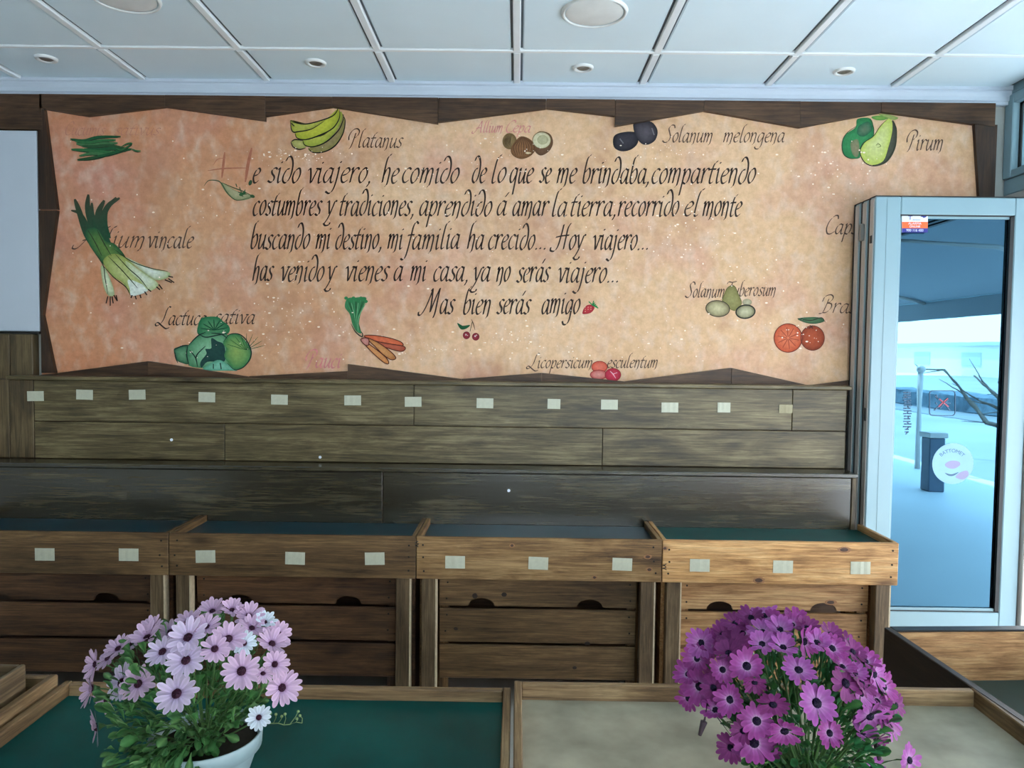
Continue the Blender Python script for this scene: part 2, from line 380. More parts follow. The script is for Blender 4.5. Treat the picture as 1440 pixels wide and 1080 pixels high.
def speaker(px, py, label):
    p = atz(px, py, CZ)
    t = empty('ceiling_speaker', (p.x, p.y, CZ), label, 'speaker', 'round flush speakers in the ceiling')
    bm = bmesh.new(); lathe(bm, [(.112, CZ-.004), (.114, CZ-.007), (.118, CZ-.009), (.124, CZ-.006), (.127, CZ+.002)], p.x, p.y, 48); fin('rim', bm, M_lamp, t, True)
    bm = bmesh.new(); lathe(bm, [(.001, CZ-.010), (.06, CZ-.009), (.1, CZ-.006), (.109, CZ-.004)], p.x, p.y, 48); fin('grille', bm, M_lamp, t, True)
speaker(175, -4, 'round white flush ceiling speaker at the upper left, partly cut off')
speaker(836, 17, 'round white flush ceiling speaker above the eggplant painting')

# right wall: transom windows above a wide folding-door opening
ZH = 2.335
rw = tag(box('wall_right', RX, RX+.2, RY, RY+.4, 0, CZ+.1, M_plaster, None, 0), kind='structure')
hd = tag(box('trim_2', RX+.0, RX+.14, RY+.4, WY, ZH, ZH+.075, M_pvc, None, .004), kind='structure')
box('track_gasket', RX+.02, RX+.05, RY+.4, WY-.05, ZH-.012, ZH+.001, M_rubber, hd, 0)
box('track_gasket', RX+.08, RX+.11, RY+.4, WY-.05, ZH-.012, ZH+.001, M_rubber, hd, 0)
tag(box('trim_6', RX+.0, RX+.1, 3.40, WY, 0.006, ZH-.001, M_pvcd, None, .003), kind='structure')
tag(box('trim_3', RX-.005, RX+.16, RY, WY, CZ-.03, CZ+.1, M_pvc, None, .004), kind='structure')
ylist = [WY-.002, 2.55, 1.45, .35, -.75, -1.85, RY+.4]
for i in range(6):
    y1, y0 = ylist[i], ylist[i+1]
    wn = tag(empty('window_%d' % (i+1), (RX, (y0+y1)/2, ZH+.075)), kind='structure')
    za, zb = ZH+.077, CZ-.032
    fw_ = .062
    box('window_frame', RX-.01, RX+.08, y1-fw_, y1, za, zb, M_pvc, wn, .004)
    box('window_frame', RX-.01, RX+.08, y0, y0+fw_, za, zb, M_pvc, wn, .004)
    box('window_frame', RX-.01, RX+.08, y0+fw_, y1-fw_, zb-.045, zb, M_pvc, wn, .004)
    box('window_frame', RX-.01, RX+.08, y0+fw_, y1-fw_, za, za+.035, M_pvc, wn, .004)
    bm = bmesh.new(); a, b_, c, d = y0+fw_, y1-fw_, za+.035, zb-.045
    for q in ((a, b_, d-.012, d), (a, b_, c, c+.012), (a, a+.016, c, d), (b_-.016, b_, c, d)): bx(bm, RX+.022, RX+.03, q[0], q[1], q[2], q[3])
    fin('gasket', bm, M_rubber, wn)
    box('window_pane', RX+.035, RX+.041, a, b_, c, d, M_glass, wn, 0)

# folding-door leaves, stacked open against the back wall (glass facing the room)
ZT = 2.28
def leaf(idx, y0, th, x0, x1, ztop, front):
    d = tag(empty('door_%d' % idx, (x1, y0, 0.02)), kind='structure')
    y1 = y0+th; sw = .116
    zb = 0.10 if front else .02
    zb = .36 if front else .30
    z0 = .03
    # stiles and rails
    box('stile', x0, x0+sw, y0, y1, z0, ztop, M_pvc, d, .004)
    box('stile', x1-.082, x1, y0, y1, z0, ztop, M_pvc, d, .004)
    box('top_rail', x0+sw, x1-.082, y0, y1, ztop-.080, ztop, M_pvc, d, .004)
    box('bottom_rail', x0+sw, x1-.082, y0, y1, z0, zb, M_pvc, d, .004)
    # glazing beads
    bm = bmesh.new(); a, b_, c, e = x0+sw, x1-.082, zb, ztop-.080
    for q in ((a, b_, e-.016, e), (a, b_, c, c+.016), (a, a+.010, c, e)): bx(bm, q[0], q[1], y0+.012, y0+.02, q[2], q[3])
    fin('glazing_bead', bm, M_pvc, d)
    bm = bmesh.new()
    bx(bm, a, b_, y0+.004, y0+.010, e-.006, e); bx(bm, b_-.018, b_, y0+.004, y0+.020, c, e); bx(bm, a, b_, y0+.004, y0+.010, c, c+.004)
    fin('gasket', bm, M_rubber, d)
    if front: box('stile_groove', x0+.052, x0+.056, y0-.0015, y0+.004, z0, ztop-.003, M_pvc, d, 0)
    pane = box('glass_pane', a-.004, b_+.004, y0+.024, y0+.030, c-.004, e+.004, M_glassdoor if front else M_glass, d, 0)
    # the long free edge seen from the room: grey profile between two black seals
    box('edge_profile', x0-.004, x0, y0+.010, y1-.010, z0+.01, ztop-.008, M_pvcd, d, .001)
    box('edge_seal', x0-.006, x0+.001, y1-.009, y1-.001, z0, ztop, M_rubber, d, 0)
    box('top_seal', x0, x1, y0+.0, y1, ztop, ztop+.004, M_rubber, d, 0)
    return d, pane
XL = aty(1232, 277, 3.42).x
dr, pane1 = leaf(1, 3.42, .056, XL, RX-.006, ZT, True)
leaf(2, 3.482, .056, XL-.006, RX-.006, ZT-.004, False)
leaf(3, 3.544, .056, XL-.012, RX-.006, ZT-.006, False)
box('lock_plate', XL-.008, XL-.003, 3.436, 3.452, 2.07, 2.105, M_black, dr, 0)
box('lock_plate', XL-.008, XL-.003, 3.436, 3.452, 1.25, 1.31, M_black, dr, 0)
box('handle', XL-.028, XL-.010, 3.500, 3.520, 2.09, 2.17, M_steel, dr, .003)

# stickers on the door glass
YG = 3.4225
def quad(bm, pts, y):
    return bm.faces.new([bm.verts.new((p[0], y, p[1])) for p in pts])
def flat(name, pts_px, Y, mat, parent, th=.0006):
    bm = bmesh.new(); P = [aty(*p, Y) for p in pts_px]; prism(bm, [(p.x, p.z) for p in P], Y, Y+th); return fin(name, bm, mat, parent)
def text(name, body, px, py, hpx, Y, mat, parent, align='CENTER', rot=0, sx=1.0, arc=None):
    cu = bpy.data.curves.new(name, 'FONT'); cu.body = body; cu.align_x = align; cu.align_y = 'CENTER'
    cu.size = 1.0; cu.extrude = 0
    tmp = bpy.data.objects.new(name, cu); COL.objects.link(tmp)
    dg = bpy.context.evaluated_depsgraph_get(); me = bpy.data.meshes.new_from_object(tmp.evaluated_get(dg))
    bpy.data.objects.remove(tmp); bpy.data.curves.remove(cu)
    s = hpx/FPX*Y/0.72; c = aty(px, py, Y)
    for v in me.vertices:
        x, z = v.co.x*s*sx, v.co.y*s
        if arc:
            a = x/arc; R = arc+z; x, z = R*math.sin(a), R*math.cos(a)-arc
        x, z = x*math.cos(rot)-z*math.sin(rot), x*math.sin(rot)+z*math.cos(rot)
        v.co = Vector((c.x+x, Y, c.z+z))
    return link(name, me, mat, parent)
M_stw = plain('sticker_white', (226, 232, 246), .4); M_sto = plain('sticker_orange', (255, 104, 44), .4)
M_stb = plain('sticker_blue', (30, 36, 130), .4); M_stp = plain('sticker_pink', (206, 120, 150), .4); M_stl = plain('sticker_pale', (128, 172, 196), .5)
M_std = plain('sticker_dark', (44, 84, 116), .5); M_stm = plain('sticker_mauve', (134, 130, 166), .5); M_str = plain('sticker_red', (176, 70, 90), .5)
YS = 3.442
YK = 3.4285
st = flat('security_sticker', [(1268.5, 298), (1305, 298), (1304.5, 327), (1268, 327)], YK, M_stw, dr)
flat('sticker_band', [(1268.5, 312), (1304.7, 312), (1304.7, 321), (1268.5, 321)], YK-.0008, M_sto, dr)
flat('sticker_band', [(1268.5, 321), (1304.7, 321), (1304.7, 327), (1268.5, 327)], YK-.0008, M_stb, dr)
text('sticker_lettering', 'T', 1280, 306.5, 5.5, YK-.0012, M_stb, dr, sx=1.4)
text('sticker_lettering', 'ecnicor', 1289, 309, 2.6, YK-.0012, M_stb, dr)
text('sticker_lettering', 'ALARMA', 1286.5, 314.4, 3.4, YK-.0014, M_stw, dr)
text('sticker_lettering', 'ONLINE', 1286.5, 318.6, 3.0, YK-.0014, M_stw, dr)
text('sticker_lettering', '900 116 400', 1286.5, 324, 3.4, YK-.0014, M_stw, dr)
flat('sticker_emblem', [(1294, 305), (1297, 303), (1298, 300.5), (1303, 300), (1304, 303), (1302, 305.5), (1299, 306.5), (1297, 305)], YK-.0012, M_stb, dr)
bm = bmesh.new()
ring = cat([(1269, 301.5), (1273, 300), (1277, 301.5), (1273, 303)], 4, True)
def ribbon(bm, pts, wpx, Y, closed=False, taper=False):
    P = [Vector((*p, 0)) for p in pts]; n = len(P); V = []
    for i in range(n):
        a = P[(i-1) % n] if closed else P[max(0, i-1)]; b_ = P[(i+1) % n] if closed else P[min(n-1, i+1)]
        d = b_-a; d = d.normalized() if d.length > 1e-6 else Vector((1, 0, 0)); nn = Vector((-d.y, d.x, 0))
        k = wpx/2*(1 if not taper else max(.18, math.sin(PI*(i+.5)/n)**.6))
        V.append([bm.verts.new(aty(*(P[i]+nn*s*k).xy, Y)) for s in (1, -1)])
    for i in range(n if closed else n-1):
        j = (i+1) % n; bm.faces.new((V[i][0], V[i][1], V[j][1], V[j][0]))
ribbon(bm, ring, .8, YK-.0012, True); fin('sticker_emblem', bm, M_stp, dr, center=True)
# square fork-and-knife pictogram
bm = bmesh.new(); sq = []
for cx, cy, a0 in ((1339, 554, -90), (1339, 580, 0), (1312, 580, 90), (1312, 554, 180)):
    for k in range(5): a = math.radians(a0+k*22.5); sq.append((cx+4.5*math.cos(a), cy+4.5*math.sin(a)))
ribbon(bm, sq, 1.1, YS, True)
for a, b_ in (((1322, 574), (1334, 562)), ((1325, 563), (1336, 577)), ((1314, 577), (1322, 570)), ((1315, 557), (1321, 563)), ((1331, 567), (1337, 567)), ((1316, 566), (1318, 569)), ((1317, 555), (1319, 561))):
    ribbon(bm, [a, b_], 1.5, YS)
fin('pictogram', bm, M_std, dr, center=True)
bm = bmesh.new(); ribbon(bm, [(1321, 561), (1334, 572)], 1.6, YS-.0004); ribbon(bm, [(1320, 572), (1333, 560)], 1.6, YS-.0004); fin('pictogram_cross', bm, M_str, dr, center=True)
# column of small unreadable print
bm = bmesh.new(); rr = random.Random(3)
for i in range(16):
    y = 552+i*3.7
    if i > 13: xs = [(1273, 1278)]
    else: xs = [(1270+rr.random()*2, 1275), (1276, 1282-rr.random()*2)]
    for a, b_ in xs: ribbon(bm, [(a, y), (b_, y)], 1.9, YS)
    if i % 2: ribbon(bm, [(1272+rr.random()*7, y), (1272+rr.random()*7, y+3.6)], 1.2, YS)
fin('small_print', bm, M_std, dr, center=True)
# round logo decal
cc = aty(1340, 652, YS); bm = bmesh.new(); R0 = 29/FPX*YS
prism(bm, [(cc.x+R0*math.cos(2*PI*k/40), cc.z+R0*math.sin(2*PI*k/40)) for k in range(40)], YS, YS+.0005); fin('round_decal', bm, M_stl, dr)
text('decal_lettering', 'BATTOMET', 1339, 634, 5.2, YS-.0006, M_std, dr, arc=.075)
def blobpx(name, pts, Y, mat, parent): return flat(name, cat(pts, 5, True), Y, mat, parent)
blobpx('decal_shape', [(1329, 653), (1337, 648), (1348, 649), (1350, 654), (1342, 659), (1333, 658)], YS-.0006, M_stm, dr)
blobpx('decal_shape', [(1344, 670), (1351, 664), (1360, 662), (1362, 668), (1355, 674), (1347, 673)], YS-.0006, M_stm, dr)
blobpx('decal_shape', [(1329, 665), (1338, 667), (1348, 664), (1341, 669), (1334, 669)], YS-.0006, M_std, dr)

# ------------------------------------------------------------------ left of the mural: pale board, upright planks
pl = empty('pale_board', (-2.5, 3.6, 1.63), 'plain pale grey board mounted left of the painted mural', 'board')
a = aty(52, 184, 3.61); b_ = aty(51, 466, 3.61)
box('board_face', -3.2, a.x, 3.605, 3.645, b_.z, a.z, M_panel, pl, .003)
box('bottom_edge', -3.2, a.x+.002, 3.598, 3.646, b_.z-.012, b_.z, M_rubber, pl, .002)
a2 = aty(30, 157, 3.6)
tag(box('trim_4', -3.25, aty(59, 160, 3.6).x, 3.602, WY, a.z+.004, CZ-.076, M_trim, None, .003), kind='structure')
xs = [-3.2, -2.95, -2.70, aty(15, 560, 3.6).x, aty(48, 560, 3.6).x, aty(66, 560, 3.6).x]
pk = tag(empty('trim_5', (-3, 3.6, 1.2)), kind='structure'); zt = b_.z-.014; zbm = aty(30, 655, 3.6).z - .25
for i in range(4):
    box('wall_plank', xs[i]+.003, xs[i+1]-.003, 3.600-.003*(i % 2), WY-.001, zbm, zt, M_boardv, pk, .003)

# ------------------------------------------------------------------ mural with ragged dark trim
YM = 3.625
mural = empty('painted_mural', (0, YM, 1.55), 'large pink-beige painted mural with Spanish verse and vegetables in a ragged wooden frame', 'mural')
top_o = CZ-.074
def tp(px, py, Y): p = aty(px, py, Y); return (p.x, p.z)
YT = 3.602
zbot = aty(600, 548, YT).z
xl, xr = aty(64, 300, YM).x-.03, RX-.10
box('mural_panel', xl, xr, YM, WY-.001, zbot, top_o-.004, M_mural, mural, 0)
tops = [[(55, 152), (62, 153), (122, 163), (232, 150)], [(232, 150), (373, 169.5)], [(373, 163), (467, 150)], [(467, 150), (616, 173.5)],
        [(616, 171.5), (768, 152.5)], [(768, 152), (865, 163)], [(865, 177), (990, 155.5)], [(990, 155.5), (1125, 179)], [(1125, 179), (1239, 158)], [(1239, 157), (1370, 174.5), (1399, 178)]]
for i, seg in enumerate(tops):
    P = [tp(*q, YT) for q in seg]
    x0 = P[0][0]+.0008; x1 = P[-1][0]-.0008; P[0] = (x0, P[0][1]); P[-1] = (x1, P[-1][1])
    bm = bmesh.new(); prism(bm, [(x0, top_o-.002)] + [(x1, top_o-.002)] + P[::-1], YT-.002*(i % 2), YM-.0005)
    fin('trim_plank', bm, M_trim, mural)
bots = [[(57, 527), (77, 525), (208, 508)], [(208, 508), (350, 530)], [(350, 529), (489, 522)], [(489, 512), (649, 533)], [(649, 533), (762, 524.5)],
        [(762, 524.5), (878, 536.5)], [(878, 536.5), (1029, 517.5)], [(1029, 517.5), (1138, 542)], [(1138, 542), (1300, 522), (1399, 530)]]
for i, seg in enumerate(bots):
    P = [tp(*q, YT) for q in seg]
    x0 = P[0][0]+.0008; x1 = P[-1][0]-.0008; P[0] = (x0, P[0][1]); P[-1] = (x1, P[-1][1])
    zb = min(zbot, min(q[1] for q in P)-.004)
    bm = bmesh.new(); prism(bm, P + [(x1, zb), (x0, zb)], YT-.002*(i % 2), YM-.0005)
    fin('trim_plank', bm, M_trim, mural)
for seg in ([(62, 153.6), (80, 294)], [(80, 296), (60, 443)], [(60, 443), (77, 524.6)]):
    P = [tp(*q, YT) for q in seg]
    xo = tp(54.5, 300, YT)[0]
    bm = bmesh.new(); prism(bm, [(xo, P[0][1]), P[0], P[1], (xo, P[1][1])], YT+.001, YM-.0005); fin('trim_plank', bm, M_trimv, mural)
P = [tp(1371, 175, YT), tp(1379, 300, YT), tp(1372, 400, YT), tp(1378, 528, YT)]; xo = tp(1398, 300, YT)[0]
bm = bmesh.new(); prism(bm, [P[0], (xo, P[0][1]), (xo, P[3][1]), P[3], P[2], P[1]], YT+.001, YM-.0005); fin('trim_plank', bm, M_trimv, mural)

# --- calligraphy: strokes in x-height units, swept with a broad nib
arch = [(.06, .45), (.18, .88), (.33, 1), (.42, .82), (.40, .3), (.36, -.12), (.24, -.28)]
bowl = [(.44, .92), (.26, 1), (.06, .72), (.0, .3), (.1, .02), (.26, .12), (.42, .55)]
G = {
 'a': (.60, [bowl, [(.46, 1), (.43, .5), (.42, .12), (.5, 0), (.6, .1)]]),
 'b': (.55, [[(.36, 1.95), (.16, 1.75), (.08, 1.3), (.04, .3), (.14, .0), (.33, .1), (.46, .5), (.42, .9), (.28, 1), (.08, .7)]]),
 'c': (.46, [[(.44, .88), (.3, 1), (.1, .8), (.0, .4), (.08, .06), (.22, 0), (.4, .16)]]),
 'd': (.56, [[(.02, 1.5), (.12, 1.78), (.30, 1.78), (.46, 1.4), (.5, .85), (.42, .3), (.22, 0), (.04, .15), (.02, .5), (.16, .9), (.34, .98)]]),
 'e': (.46, [[(.06, .48), (.28, .58), (.42, .82), (.3, 1), (.1, .8), (.0, .4), (.08, .06), (.22, 0), (.4, .16)]]),
 'f': (.45, [[(.66, 1.75), (.5, 1.9), (.34, 1.6), (.27, .8), (.2, 0), (.12, -.55), (-.04, -.78), (-.2, -.68)], [(.04, .93), (.28, .98), (.5, .97)]]),
 'g': (.58, [bowl, [(.46, 1), (.44, .3), (.38, -.4), (.2, -.72), (-.04, -.72), (-.16, -.5)]]),
 'h': (.58, [[(.38, 1.95), (.18, 1.75), (.09, 1.3), (.03, 0)], arch]),
 'i': (.30, [[(.0, .86), (.09, 1), (.07, .3), (.12, 0), (.26, .12)], [(.12, 1.42), (.16, 1.36)]]),
 'j': (.30, [[(.06, .92), (.12, 1), (.09, .1), (.0, -.5), (-.18, -.76), (-.42, -.62)], [(.14, 1.42), (.18, 1.36)]]),
 'l': (.32, [[(.38, 1.95), (.18, 1.75), (.1, 1.3), (.05, .25), (.12, 0), (.27, .12)]]),
 'm': (.84, [[(0, .86), (.08, 1), (.04, 0)], [(.06, .45), (.18, .88), (.3, 1), (.36, .82), (.32, 0)], [(.34, .45), (.46, .88), (.6, 1), (.68, .82), (.66, .3), (.62, -.12), (.5, -.28)]]),
 'n': (.58, [[(0, .86), (.08, 1), (.04, 0)], arch]),
 'o': (.50, [[(.28, 1), (.07, .78), (.0, .35), (.13, .0), (.32, .18), (.43, .6), (.36, .95), (.24, 1), (.1, .86)]]),
 'p': (.55, [[(0, .88), (.08, 1), (.05, .2), (-.02, -.8)], [(.06, .4), (.2, .88), (.36, 1), (.46, .75), (.4, .25), (.24, 0), (.06, .1)]]),
 'q': (.58, [bowl, [(.46, 1), (.43, .3), (.36, -.82)]]),
 'r': (.44, [[(0, .86), (.08, 1), (.04, 0)], [(.06, .5), (.2, .9), (.36, 1.02), (.44, .88)]]),
 's': (.42, [[(.42, .9), (.28, 1), (.1, .84), (.13, .62), (.3, .38), (.28, .12), (.12, 0), (-.06, .12)]]),
 't': (.38, [[(.42, 1.55), (.22, 1.35), (.12, .9), (.06, .2), (.14, 0), (.3, .12)], [(-.06, .94), (.14, .98), (.38, .98)]]),
 'u': (.60, [[(0, .86), (.09, 1), (.04, .3), (.1, 0), (.24, .1), (.42, .6)], [(.47, 1), (.42, .25), (.48, 0), (.6, .12)]]),
 'v': (.50, [[(-.08, .86), (.03, 1), (.12, .6), (.2, .02), (.34, .5), (.46, .92), (.56, .98), (.36, 1)]]),
 'y': (.50, [[(-.06, .88), (.05, 1), (.13, .5), (.2, .12)], [(.62, .98), (.48, 1), (.36, .55), (.18, -.1), (-.06, -.6)], [(-.12, -.55), (.05, -.72), (.3, -.66), (.34, -.5)]]),
 ',': (.22, [[(.08, .1), (.12, .0), (.0, -.28)]]), '.': (.26, [[(.06, .08), (.12, .0)]]),
 'H': (1.0, [[(.42, 1.75), (.34, 1.0), (.2, .2), (-.02, -.12), (-.3, -.08), (-.32, .15)], [(.95, 1.85), (.78, 1.5), (.72, .8), (.66, 0)], [(-.05, .85), (.4, .95), (.95, 1.0)]]),
 'M': (1.25, [[(-.4, .12), (-.36, -.1), (-.16, -.06), (.1, .4), (.36, 1.2), (.48, 1.75)], [(.36, 1.6), (.48, 1.7), (.52, .9), (.52, .1)], [(.52, .1), (.8, 1.1), (1.04, 1.8)], [(1.04, 1.8), (.98, 1.0), (.92, .1), (.82, -.3)]]),
 'P': (.72, [[(.34, 1.5), (.26, .8), (.14, .1), (.0, -.18)], [(-.16, .75), (-.2, 1.2), (.0, 1.75), (.36, 1.95), (.62, 1.7), (.56, 1.25), (.28, .95)]]),
 'S': (.70, [[(.78, 1.55), (.66, 1.85), (.4, 1.85), (.22, 1.5), (.36, 1.05), (.5, .6), (.36, .12), (.06, 0), (-.18, .2)]]),
 'L': (.80, [[(.8, 1.9), (.6, 1.95), (.46, 1.5), (.34, .6), (.1, .08), (-.2, -.1), (-.32, .12), (-.1, .25), (.3, -.1), (.7, -.4), (1.0, -.3)]]),
 'A': (.95, [[(-.42, .2), (-.44, -.1), (-.2, -.12), (.1, .4), (.4, 1.2), (.62, 1.8)], [(.62, 1.8), (.66, .9), (.68, .1), (.8, 0)], [(.02, .6), (.3, .7), (.72, .68)]]),
 'B': (.75, [[(.3, 1.5), (.22, .7), (.1, 0), (-.14, -.1)], [(-.1, 1.2), (.0, 1.75), (.36, 1.95), (.58, 1.65), (.46, 1.2), (.26, 1.05)], [(.26, 1.05), (.56, .95), (.6, .5), (.36, .05), (.1, .0)]]),
 'C': (.75, [[(.82, 1.5), (.74, 1.82), (.5, 1.8), (.2, 1.3), (.08, .6), (.2, .08), (.46, 0), (.74, .25)]]),
 'T': (.80, [[(-.1, 1.45), (.06, 1.72), (.45, 1.66), (.95, 1.78)], [(.5, 1.68), (.4, .9), (.28, .1), (.08, -.1)]]),
}
G['\u00e1'] = (.60, G['a'][1] + [[(.34, 1.28), (.52, 1.62)]])
SL = .17
def lettering(words, xh, mat, nib=.17, name='lettering', Y=YM-.0009):
    """words: (text, x0px, x1px, baseline_px); pen strokes in mural plane"""
    rnd = random.Random(len(words)*31+int(words[0][1]))
    for (body, X0, X1, yb) in words:
        bm = bmesh.new(); pen = 0; strokes = []
        for ch in body:
            adv, st = G[ch]
            dx = rnd.uniform(-.015, .015); dy = rnd.uniform(-.03, .03)
            for s in st: strokes.append([(x+pen+dx, y+dy) for x, y in s])
            pen += adv+.06
        allx = [x+SL*y for s in strokes for x, y in s if -.05 < y < 1.6]
        mn, mx = min(allx), max(allx); X0 += .5; k = (X1-1.8-X0)/(mx-mn)
        ang = math.radians(42); nv = (math.cos(ang)*nib/2*xh, -math.sin(ang)*nib/2*xh)
        for s in strokes:
            pts = cat(s, 6) if len(s) > 2 else [s[0], ((s[0][0]+s[1][0])/2, (s[0][1]+s[1][1])/2), s[1]]
            Q = [(X0+(x+SL*y-mn)*k, yb-y*xh) for x, y in pts]
            prev = None
            for i, q in enumerate(Q):
                a = Q[max(0, i-1)]; b_ = Q[min(len(Q)-1, i+1)]
                d = Vector((b_[0]-a[0], b_[1]-a[1])); d = d.normalized() if d.length > 1e-6 else Vector((1, 0))
                pr = (-d.y*nib*.16*xh, d.x*nib*.16*xh)
                sg = 1 if pr[0]*nv[0]+pr[1]*nv[1] >= 0 else -1
                o = (nv[0]*.85+pr[0]*sg, nv[1]*.85+pr[1]*sg)
                cur = [bm.verts.new(aty(q[0]+o[0], q[1]+o[1], Y)), bm.verts.new(aty(q[0]-o[0], q[1]-o[1], Y))]
                if prev: bm.faces.new((prev[0], prev[1], cur[1], cur[0]))
                prev = cur
        fin(name, bm, mat, mural, center=True)
lettering([('e', 356, 368, 257), ('sido', 376, 424, 257), ('viajero,', 433, 521, 257), ('he', 537, 563, 257), ('comido', 566, 647, 257), ('de', 664, 686, 257),
           ('lo', 692, 713, 257), ('que', 717, 752, 257), ('se', 758, 777, 257), ('me', 783, 813, 257.5), ('brindaba,', 820, 913, 258), ('compartiendo', 917, 1064, 258)], 20.5, M_ink, .125)
lettering([('costumbres', 356, 455, 302.5), ('y', 460, 476, 303), ('tradiciones,', 478, 582, 303), ('aprendido', 590, 693, 303.5), ('\u00e1', 699, 714, 303), ('amar', 721, 774, 303.5),
           ('la', 777, 799, 304), ('tierra,', 803, 866, 304), ('recorrido', 869, 956, 304), ('el', 963, 984, 304), ('monte', 988, 1045, 304)], 20, M_ink, .125)
lettering([('buscando', 353, 437, 350), ('mi', 444, 467, 350), ('destino,', 472, 537, 350), ('mi', 545, 569, 350), ('familia', 573, 648, 350), ('ha', 657, 682, 350),
           ('crecido...', 687, 768, 350.5), ('Hoy', 774, 826, 351), ('viajero...', 834, 912, 351)], 20, M_ink, .125)
lettering([('has', 355, 387, 394.5), ('venido', 395, 457, 395), ('y', 461, 476, 395), ('vienes', 486, 550, 395), ('a', 554, 568, 395), ('mi', 577, 602, 395),
           ('casa,', 610, 658, 395.5), ('ya', 666, 691, 396), ('no', 698, 719, 396), ('ser\u00e1s', 726, 776, 396.5), ('viajero...', 785, 870, 397)], 20, M_ink, .125)
lettering([('Mas', 588, 642, 441), ('bien', 652, 691, 441.5), ('ser\u00e1s', 698, 749, 441), ('amigo', 762, 817, 441)], 20, M_ink, .125)
lettering([('Platanus', 490, 569, 207.5)], 13.5, M_inkc, .13, 'caption')
lettering([('Solanum', 931, 1003, 200), ('melongena', 1017, 1105, 200)], 13, M_inkc, .13, 'caption')
lettering([('Pirum', 1275, 1327, 211)], 14.5, M_inkc, .13, 'caption')
lettering([('Capsicum', 1162, 1252, 329)], 14, M_inkc, .14, 'caption')
lettering([('Brassica', 1156, 1246, 440)], 13, M_inkc, .13, 'caption')
lettering([('Solanum', 963, 1020, 418), ('Tuberosum', 1022, 1092, 416)], 11.5, M_inkc, .14, 'caption')
lettering([('Licopersicum', 740, 834, 517.5), ('esculentum', 854, 926, 517)], 10.5, M_inkc, .15, 'caption')
lettering([('Lactuca', 218, 292, 457), ('sativa', 300, 360, 455)], 13, M_ink, .14, 'caption')
lettering([('Allium', 103, 204, 348), ('vincale', 208, 274, 348.5)], 15.5, M_inkc, .14, 'caption')
M_faintp = plain('faded_pink_ink', (206, 122, 122), .6, 0, .2, 40); M_faintr = plain('faded_rose_ink', (186, 118, 98), .6, 0, .1, 40)
lettering([('Allium', 664, 708, 186), ('Cepa', 712, 748, 186)], 9, M_faintp, .15, 'faded_caption')
lettering([('Pauci', 430, 482, 517)], 13, M_faintp, .18, 'faded_caption')
lettering([('Cucumis', 92, 150, 190), ('sativus', 160, 228, 190)], 10, M_faintr, .10, 'faded_caption')

# --- painted vegetables (flat paint on the mural)
class Paint:
    def __init__(self, name): self.bm = bmesh.new(); self.l = self.bm.verts.layers.float_color.new('pigment'); self.name = name; self.k = 0
    def v(self, p, c):
        q = self.bm.verts.new(aty(p[0], p[1], YM-.0012-.00012*self.k)); q[self.l] = c4(c); return q
    def blob(self, pts, rim, mid=None, cen=None, smooth=True):
        self.k += 1; mid = mid or rim
        P = cat(pts, 4, True) if smooth else pts
        n = len(P); c = cen or (sum(p[0] for p in P)/n, sum(p[1] for p in P)/n)
        inner = [(c[0]+(p[0]-c[0])*.62, c[1]+(p[1]-c[1])*.62) for p in P]
        mc = tuple(rim[i]*.35+mid[i]*.65 for i in range(3))
        A = [self.v(p, rim) for p in P]; B = [self.v(p, mc) for p in inner]; C = self.v(c, mid)
        for i in range(n):
            j = (i+1) % n; self.bm.faces.new((A[i], A[j], B[j], B[i])); self.bm.faces.new((B[i], B[j], C))
        return self
    def line(self, pts, wd, col, taper=True, closed=False, col2=None):
        self.k += 1
        P = cat(pts, 5, closed) if len(pts) > 2 else pts
        P = [Vector((*p, 0)) for p in P]; n = len(P); V = []
        for i in range(n):
            a = P[(i-1) % n] if closed else P[max(0, i-1)]; b_ = P[(i+1) % n] if closed else P[min(n-1, i+1)]
            d = b_-a; d = d.normalized() if d.length > 1e-6 else Vector((1, 0, 0)); nn = Vector((-d.y, d.x, 0))
            k = wd/2*(1 if (closed or not taper) else max(.25, math.sin(PI*(i+.5)/n)**.5))
            t = i/max(1, n-1); cc = col if col2 is None else tuple(col[q]*(1-t)+col2[q]*t for q in range(3))
            V.append([self.v((P[i]+nn*s*k).xy, cc) for s in (1, -1)])
        for i in range(n if closed else n-1):
            j = (i+1) % n; self.bm.faces.new((V[i][0], V[i][1], V[j][1], V[j][0]))
        return self
    def done(self): return fin(self.name, self.bm, M_paint, mural, center=True)
def ell(cx, cy, rx, ry, rot=0, n=12):
    r = math.radians(rot)
    return [(cx+rx*math.cos(2*PI*k/n)*math.cos(r)-ry*math.sin(2*PI*k/n)*math.sin(r), cy+rx*math.cos(2*PI*k/n)*math.sin(r)+ry*math.sin(2*PI*k/n)*math.cos(r)) for k in range(n)]
DK = (40, 40, 30)
